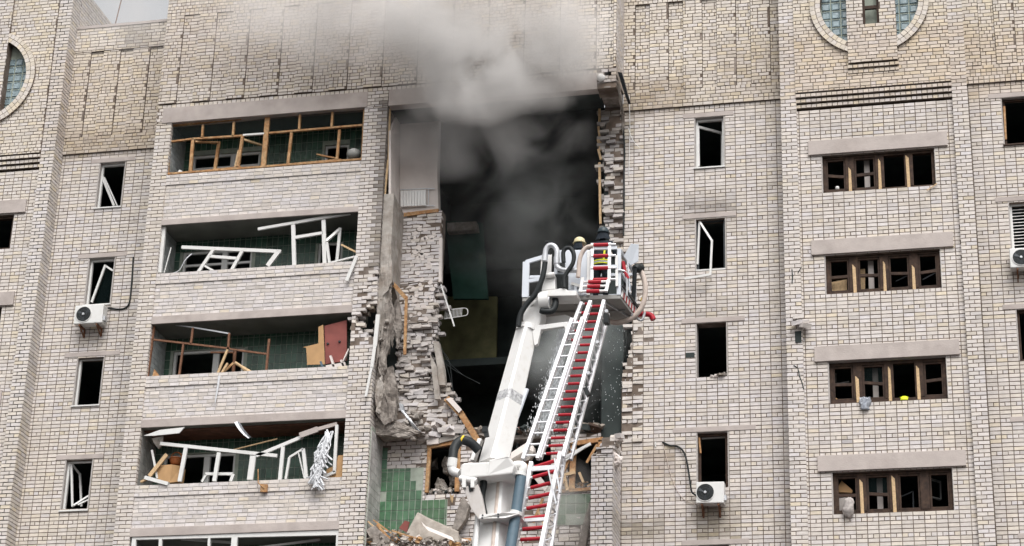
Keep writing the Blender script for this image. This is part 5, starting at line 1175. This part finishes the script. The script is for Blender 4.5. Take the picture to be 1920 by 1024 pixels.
def firefighter(label, u, v, turn, helm, lean, full=True):
    p = empty('person', cg(u, v, .0)); p.rotation_euler = (0, 0, turn); tag(p, label, 'person')
    H = 1.0
    j = [((0,0,.95),(.17,.13)), ((0,.0+lean*.3,1.18),(.18,.13)), ((0,lean*.7,1.42),(.20,.13)), ((0,lean,1.53),(.10,.09)), ((0,lean*1.15,1.62),(.062,.062)), ((0,lean*1.3,1.74),(.085,.10)), ((0,lean*1.3,1.83),(.07,.085)),
         ((-.21,lean*.8,1.46),(.085,.085)), ((-.30,lean+.05,1.22),(.062,.062)), ((-.24,lean+.30,1.10),(.05,.05)), ((-.20,lean+.38,1.10),(.042,.03)),
         ((.21,lean*.8,1.46),(.085,.085)), ((.30,lean+.05,1.22),(.062,.062)), ((.24,lean+.30,1.10),(.05,.05)), ((.20,lean+.38,1.10),(.042,.03)),
         ((-.10,0,.86),(.115,.12)), ((-.12,.02,.48),(.08,.085)), ((-.12,-.02,.10),(.06,.065)), ((-.12,.12,.05),(.05,.04)),
         ((.10,0,.86),(.115,.12)), ((.12,.02,.48),(.08,.085)), ((.12,-.02,.10),(.06,.065)), ((.12,.12,.05),(.05,.04))]
    e = [(0,1),(1,2),(2,3),(3,4),(4,5),(5,6),(2,7),(7,8),(8,9),(9,10),(2,11),(11,12),(12,13),(13,14),(0,15),(15,16),(16,17),(17,18),(0,19),(19,20),(20,21),(21,22)]
    skin_body('body', j, e, TUNIC, p)
    # gloves: five fingers each
    for s in (-1, 1):
        base = Vector((s*.20, lean+.40, 1.10)); jj = [(base, (.04,.022)), (base+Vector((0,.05,0)), (.042,.02))]; ee = [(0,1)]
        for q in range(4):
            n = len(jj); o_ = Vector(((q-1.5)*.021, .085, 0)); L_ = (.055,.065,.06,.045)[q]
            jj += [(base+o_, (.01,.01)), (base+o_+Vector((0, L_*.55, -.01)), (.0095,.0095)), (base+o_+Vector((0, L_*.8, -.04)), (.009,.009))]; ee += [(1,n),(n,n+1),(n+1,n+2)]
        n = len(jj); jj += [(base+Vector((-s*.045,.03,-.005)), (.011,.011)), (base+Vector((-s*.06,.065,-.02)), (.01,.01))]; ee += [(0,n),(n,n+1)]
        skin_body('glove', jj, ee, BLACKR, p, 1)
    hz = 1.76; hy = lean*1.3
    fc = MB()
    for rr, mm, nm, prof in ((1, SKIN, 'face', [(.02,-.13),(.055,-.12),(.08,-.07),(.088,-.01),(.085,.04),(.05,.09)]),):
        o = MB().lathe((0, hy+.012, hz), prof, seg=16).lathe((0, hy+.105, hz-.02), [(.012,-.03),(.02,-.015),(.008,.03)], seg=8).build('face', SKIN, p, smooth=True)
        for s in (-1, 1):
            o = MB().lathe((s*.034, hy+.088, hz+.005), [(.004,-.012),(.013,0),(.004,.012)], (0, 0, 1), 8).build('eye', BLACKR, p)
            o = MB().lathe((s*.088, hy+.01, hz-.02), [(.006,-.03),(.018,0),(.008,.03)], (0, 0, 1), 8).build('ear', SKIN, p)
        o = MB().beam((-.025, hy+.092, hz-.065), (.025, hy+.092, hz-.065), .012, .012).build('mouth', mat('lips', (.3,.12,.1), .6), p)
    hl = MB().lathe((0, hy, hz), [(.155,.005),(.160,.02),(.135,.03),(.133,.07),(.115,.12),(.075,.155),(.02,.17)], seg=20).build('helmet', helm, p, smooth=True)
    o = MB().beam((0, hy-.12, hz+.06), (0, hy+.1, hz+.165), .02, .02).build('helmet_ridge', helm, hl)
    o = MB().sheet([[(math.cos(a)*.125*(1+.5*t), hy+math.sin(a)*.12*(1+.35*t), hz+.02-.20*t) for a in [math.pi+.1+(math.pi-.2)*i/10 for i in range(11)]] for t in (0, .5, 1)]).build('neck_guard', TUNIC, p, smooth=True)
    # reflective bands and braces
    def band(z, a, b, y0, m, h=.035, nm='reflective_band'):
        return MB().sheet([[(math.cos(t)*a, y0+math.sin(t)*b, zz) for t in [2*math.pi*i/24 for i in range(25)]] for zz in (z-h/2, z+h/2)]).build(nm, m, p, smooth=True)
    band(1.00, .205, .165, .01+lean*.1, REFL, .03); band(.955, .208, .168, .01, SILV, .025); band(.915, .208, .170, .0, REFL, .03)
    for s in (1,): MB().beam((s*.09, lean*.5-.155, 1.02), (s*.11, lean*.9-.135, 1.44), .04, .03, (1, 0, 0)).build('brace', REFL, p)
    MB().tube([(0, lean*.5-.20, 1.05), (0, lean*.8-.19, 1.38)], .075, 12).build('air_bottle', HELM2, p, smooth=True) if full else None
    return p
firefighter('firefighter seen from behind at the boarding ladder, dark helmet and lime-striped dark suit', -.33, .40, -.1, HELM2, .10, False).scale = (.98,)*3
firefighter('firefighter with cream helmet bent down behind the pale basket panel', -1.02, .92, -.8, HELM1, .16, False).scale = (.98,)*3
# ------------------------------------------------------------------ air conditioners, cables, small things on the facade
def ac_unit(px, Y, label, wd=.74, ht=.5, dp=.28, yaw=0., roll=0., open_fan=True):
    c = Vector(at(*px, Y)); a = empty('air_conditioner', c); a.rotation_euler = (0, roll, yaw); tag(a, label, 'air conditioner')
    MB().box(-wd/2, wd/2, 0, dp, 0, ht).build('casing', PVC, a, bevel=.02)
    cx, cz, r = -wd*.17, ht*.5, ht*.40
    MB().lathe((cx, -.004, cz), [(r*1.06, 0), (r*1.06, .012), (r*.99, .012), (r*.99, .004)], (0, -1, 0), 28).build('fan_ring', PVC, a, smooth=True)
    MB().lathe((cx, -.006, cz), [(r*.985, 0), (r*.985, .004)], (0, -1, 0), 28).build('fan_opening', BLACKR, a)
    for k in range(3):
        t = 2*math.pi*k/3+.5; MB().sheet([[(cx+math.cos(t+s_)*q*r, -.014-.02*s_, cz+math.sin(t+s_)*q*r) for s_ in (-.35, 0, .35)] for q in (.2, .55, .9)]).build('fan_blade', DARKM, a)
    MB().lathe((cx, -.012, cz), [(r*.17, 0), (r*.15, .03)], (0, -1, 0), 12).build('fan_hub', GALV, a)
    for q in (.5, .8): MB().tube([(cx+math.cos(t)*r*q, -.045, cz+math.sin(t)*r*q) for t in [2*math.pi*i/24 for i in range(25)]], .004, 4).build('guard_wire', DARKM, a)
    for x in (-wd*.3, wd*.3): MB().beam((x, .02, -.03), (x, dp+.12, -.03), .04, .04).beam((x, dp+.10, -.03), (x, dp+.10, -.25), .04, .04).beam((x, .06, -.04), (x, dp+.1, -.24), .03, .03).build('bracket', STEELR, a)
    MB().box(wd/2, wd/2+.05, .05, .2, .08, .2).build('valve_cover', GALV, a)
    return a
ac_unit((164,606), -.42, 'white air conditioner under the left-hand window with a black pipe', wd=.80, ht=.52)
ac_unit((1331,943), -.40, 'battered white air conditioner hung crooked below the brown middle window', wd=.66, ht=.52, roll=.02)
ac_unit((1927,500), -.36, 'air conditioner with a round grille at the right edge under the blinds', wd=.80, ht=.5)
loose('black_pipe', 'black pipe looping from the left air conditioner up the wall', 'pipe', MB().tube(smooth_path([at(194,584,-.2), at(203,578,-.05), at(222,580,-.03), at(236,577,-.03), at(243,565,-.03), at(247,530,-.03), at(250,482,-.03)]), .022, 7), BLACKR, smooth=True)
loose('power_cable', 'thick black cable hanging from the wall to the battered air conditioner', 'cable', MB().tube(smooth_path([at(1242,829,-.02), at(1255,835,-.04), at(1272,838,-.05), at(1283,850,-.08), at(1289,872,-.1), at(1294,905,-.12), at(1297,922,-.12), at(1305,929,-.15)]), .022, 6), BLACKR, smooth=True)
loose('thin_cable', 'thin pale cable sagging under the thick black cable', 'cable', MB().tube(smooth_path([at(1242,828,-.02), at(1248,850,-.03), at(1256,885,-.03), at(1270,920,-.03), at(1285,938,-.03), at(1303,946,-.05)]), .007, 4), BEIGEH)
loose('cable_stub', 'short pale pipe stub on the wall above the cables', 'pipe', MB().tube([at(1229,829,-.03), at(1229,838,-.03)], .016, 6), PVC)
ar = loose('antenna_rod', 'thin tilted antenna rod against the white sky', 'antenna', MB().tube([at(213,58,2.5), at(229,-6,2.5), at(236,-40,2.5)], .018, 6), STEELR)
# contents of the right-hand windows
loose('white_ball', 'small white ball on the sill of the top four-light window', 'ball', MB().lathe(at(1570,353,-.3), [(.01,-.055),(.04,-.04),(.055,0),(.04,.04),(.01,.055)], seg=14), PVC, smooth=True)
loose('yellow_helmet', 'bright yellow-green rounded cap on the third window sill', 'helmet', MB().lathe(at(1696,753,-.25), [(.14,0),(.145,.03),(.12,.08),(.07,.115),(.02,.125)], seg=18), NEON, smooth=True)
def rag(name, label, px, Y, m, cat='cloth', amp=.05):
    g = [[Vector(at(px[0]+u*px[2]+R.uniform(-1, 1), px[1]+v*px[3], Y)) + Vector((0, amp*math.sin(u*11+v*5)*R.uniform(.6, 1.2)-.04*v, 0)) for u in [i/7 for i in range(8)]] for v in [i/7 for i in range(8)]]
    for i, row in enumerate(g):
        for j, p in enumerate(row): p.x += .08*math.sin(i*.9)*(j/7-.5)*(i/7)
    o = MB().sheet(g).build(name, m, smooth=True); so_ = o.modifiers.new('thick', 'SOLIDIFY'); so_.thickness = .012; return tag(o, label, cat)
rag('hanging_cloth', 'striped grey cloth hanging over the third window sill', (1612,745,20,24), -.48, CLOTHG)
loose('curled_paper', 'crumpled paper and tan board on the third window sill at left', 'paper', MB().sheet([[at(1560+u*30, 753-3*math.sin(u*7)-v*4, -.25+.1*v) for u in (0, .25, .5, .75, 1)] for v in (0, 1)]), CARD)
loose('tan_board', 'tan board filling the lower left light of the second four-light window', 'board', MB().prism([at(1552,552,-.15), at(1552,530,-.15), at(1588,524,-.15), at(1588,548,-.15)], (0, .03, 0)), WOODP)
loose('tan_board', 'tan board behind the pale post in the second four-light window', 'board', MB().prism([at(1608,548,-.05), at(1608,506,-.05), at(1622,504,-.05), at(1622,547,-.05)], (0, .03, 0)), WOODP)
loose('folded_card', 'orange folded cardboard roof shape in the lowest four-light window', 'cardboard', MB().prism([at(1566,922,-.15), at(1578,901,-.15), at(1599,920,-.15), at(1597,924,-.15)], (0, .1, 0)), CARD)
loose('pale_board', 'pale board behind the grey bag in the lowest four-light window', 'board', MB().prism([at(1563,962,-.1), at(1563,935,-.1), at(1595,932,-.1), at(1598,960,-.1)], (0, .04, 0)), PLAST)
bag = MB().lathe(at(1590,968,-.52), [(.05,-.02),(.12,.06),(.14,.16),(.11,.27),(.12,.34),(.08,.42),(.02,.45)], (0.1, 0, 1), 12).build('crumpled_bag', CLOTHG, smooth=True)
bag.data.materials[0] = mat('grey_bag', (.42,.38,.36), .9, var=.3, scale=14, bump=.02, bscale=12); tag(bag, 'crumpled grey bag bulging out of the lowest four-light window', 'bag')
for v in bag.data.vertices: v.co += Vector((R.uniform(-.015, .015), R.uniform(-.02, .02), R.uniform(-.012, .012)))
loose('bent_lath', 'thin bent lath sticking out of the top four-light window at right', 'lath', segs([(1738,357,1757,344,.02)], -.5, .02), WOODP)
# displaced bricks on the cracked pilaster
for i, (x, y, yw) in enumerate(((1497,595,.1),(1505,603,.5),(1510,611,.8),(1494,605,.05))):
    rubble_brick(x, y, -.60-.03*i, i, yw, R.uniform(-.2, .2), 1.05, ['upper', 'middle', 'lowest', 'left'][i]+' broken white brick hanging loose on the cracked pilaster')
part(MB().box(-4.26, -4.11, -.575, -.566, 20.05, 20.34).build('gap', SOOT))
def crack(pts, Y, w_=.02): part(MB().tube([at(x, y, Y) for x, y in pts], w_, 4).build('crack', SOOT))
crack([(1485,505),(1486,520),(1485,532)], -.566, .013); crack([(1488,685),(1496,690),(1499,705),(1504,718),(1507,730)], -.566, .012); crack([(1503,500),(1496,512)], -.566, .01)
# ------------------------------------------------------------------ smoke and spray
def smoke_mat(name, dens, col, scale, lo, hi, centre, radii, soft=1.0, stretch=(1, 1, 1), warp=1.2, seed=0.):
    m = bpy.data.materials.new(name); m.use_nodes = True; n = m.node_tree; N = n.nodes; L = n.links; N.clear()
    out = N.new('ShaderNodeOutputMaterial'); pv = N.new('ShaderNodeVolumePrincipled'); pv.inputs['Color'].default_value = (*col, 1); pv.inputs['Anisotropy'].default_value = 0.1
    L.new(pv.outputs[0], out.inputs['Volume'])
    g = N.new('ShaderNodeNewGeometry')
    mp = N.new('ShaderNodeVectorMath'); mp.operation = 'MULTIPLY'; mp.inputs[1].default_value = stretch; L.new(g.outputs['Position'], mp.inputs[0])
    n1 = N.new('ShaderNodeTexNoise'); n1.noise_dimensions = '4D'; n1.inputs['W'].default_value = seed; n1.inputs['Scale'].default_value = scale; n1.inputs['Detail'].default_value = 4; n1.inputs['Roughness'].default_value = .55; n1.inputs['Distortion'].default_value = .8
    L.new(mp.outputs[0], n1.inputs['Vector'])
    # distance from the plume's body, warped by the same noise
    nw = N.new('ShaderNodeTexNoise'); nw.inputs['Scale'].default_value = scale*.6; nw.inputs['Detail'].default_value = 1; L.new(mp.outputs[0], nw.inputs['Vector'])
    ws = N.new('ShaderNodeVectorMath'); ws.operation = 'SUBTRACT'; ws.inputs[1].default_value = (.5, .5, .5); L.new(nw.outputs['Color'], ws.inputs[0])
    wm = N.new('ShaderNodeVectorMath'); wm.operation = 'SCALE'; wm.inputs['Scale'].default_value = warp*2; L.new(ws.outputs[0], wm.inputs[0])
    ad = N.new('ShaderNodeVectorMath'); ad.operation = 'ADD'; L.new(g.outputs['Position'], ad.inputs[0]); L.new(wm.outputs[0], ad.inputs[1])
    sb = N.new('ShaderNodeVectorMath'); sb.operation = 'SUBTRACT'; sb.inputs[1].default_value = centre; L.new(ad.outputs[0], sb.inputs[0])
    dv = N.new('ShaderNodeVectorMath'); dv.operation = 'DIVIDE'; dv.inputs[1].default_value = radii; L.new(sb.outputs[0], dv.inputs[0])
    ln = N.new('ShaderNodeVectorMath'); ln.operation = 'LENGTH'; L.new(dv.outputs[0], ln.inputs[0])
    fo = N.new('ShaderNodeMapRange'); fo.inputs[1].default_value = 1.0; fo.inputs[2].default_value = 1-soft; L.new(ln.outputs['Value'], fo.inputs[0])
    th = N.new('ShaderNodeMapRange'); th.inputs[1].default_value = lo; th.inputs[2].default_value = hi; L.new(n1.outputs[0], th.inputs[0])
    mu = N.new('ShaderNodeMath'); mu.operation = 'MULTIPLY'; L.new(fo.outputs[0], mu.inputs[0]); L.new(th.outputs[0], mu.inputs[1])
    m2 = N.new('ShaderNodeMath'); m2.operation = 'MULTIPLY'; m2.inputs[1].default_value = dens; L.new(mu.outputs[0], m2.inputs[0])
    L.new(m2.outputs[0], pv.inputs['Density'])
    m.cycles.volume_step_rate = 1.0
    return m
def smoke(label, centre, radii, dens, col, scale=.45, lo=.4, hi=.62, soft=1.0, stretch=(1, 1, 1), warp=1.0, seed=0.):
    mb = MB(); c = Vector(centre)
    me = bpy.data.meshes.new('smoke'); bm = bmesh.new(); bmesh.ops.create_icosphere(bm, subdivisions=3, radius=1.25)
    for v in bm.verts: v.co = Vector((v.co.x*(radii[0]+.3), v.co.y*(radii[1]+.2), v.co.z*(radii[2]+.3)))
    bm.to_mesh(me); bm.free(); o = bpy.data.objects.new('smoke', me); COL.objects.link(o); o.location = c
    me.materials.append(smoke_mat('smoke', dens, col, scale, lo, hi, tuple(c), radii, soft, stretch, warp, seed)); kind(o, 'stuff'); o['label'] = label
    return o
SMK = True
if SMK:
    smoke('dense pale grey smoke rolling out over the beam of the gap', (-11.5, -1.9, 27.8), (3.1, 1.2, 1.9), 4.6, (.90,.88,.865), .55, .36, .58, .8, warp=.8)
    smoke('pale smoke spreading up the brick wall to the left', (-13.9, -2.3, 29.6), (5.2, 1.3, 2.3), 2.6, (.90,.88,.865), .5, .36, .60, .9, warp=1.0, seed=1.)
    smoke('thin smoke drifting left along the top of the wall', (-18.6, -2.2, 29.9), (5.4, 1.1, 2.4), .75, (.90,.88,.87), .45, .40, .66, 1.0, seed=3.)
    smoke('grey smoke curling out of the upper left of the gap', (-12.2, -.8, 26.5), (3.1, .9, 1.7), 2.8, (.87,.86,.85), .6, .40, .62, .95, warp=.7, seed=2.)
    smoke('dark smoke filling the burnt gap', (-11.2, .5, 24.6), (3.0, 1.3, 3.0), .50, (.66,.68,.67), .55, .42, .66, .8, seed=5.)
    smoke('thin grey smoke low in the gap beside the ladder', (-9.75, -.35, 20.1), (1.6, .75, 2.4), 2.0, (.68,.71,.705), .75, .36, .62, .9, seed=8.)
    smoke('wisp of smoke rising past the lower right window', (-9.7, -.75, 16.0), (.75, .45, 1.5), 1.6, (.88,.87,.86), 1.0, .38, .62, 1.0, warp=.4, seed=11.)
# water: falling spray from the boom head and droplets by the basket
def spray(label, n, fn, m):
    V = []; F_ = []
    for i in range(n):
        c, l, r = fn(); b = len(V); V += [tuple(c+Vector(d)) for d in ((0,0,l),(r,0,0),(0,r,0),(-r,0,0),(0,-r,0),(0,0,-l))]
        F_ += [tuple(b+k for k in f) for f in ((0,1,2),(0,2,3),(0,3,4),(0,4,1),(5,2,1),(5,3,2),(5,4,3),(5,1,4))]
    me = bpy.data.meshes.new('water_spray'); me.from_pydata(V, [], F_); me.materials.append(m); o = bpy.data.objects.new('water_spray', me); COL.objects.link(o); kind(o, 'stuff'); o['label'] = label
WATER = mat('water_drops', (.72,.75,.77), .2, var=0, spec=.6)
def f1():
    t = R.random()**1.15; x = 1054-38*t**1.3+R.gauss(0, 2+11*t); y = 612+200*t+R.uniform(-8, 8); s = R.uniform(.4, 1)
    return Vector(at(x, y, -5.3+R.uniform(-.2, .2))), .040*s, .010*s
spray('spray of water falling from the boom head', 4200, f1, WATER)
def f2():
    x = R.uniform(1110, 1195); y = R.uniform(600, 790); s = R.uniform(.4, 1); return Vector(at(x, y, -4.5+R.uniform(-.5, .5))), .016*s, .010*s
spray('scattered water drops falling below the basket', 150, f2, WATER)
finish_bricks()
g = MB().box(-400, 400, -300, 600, -.2, 0).build('ground', mat('ground_asphalt', (.06,.06,.06), .9, var=.2)); kind(g, 'structure')
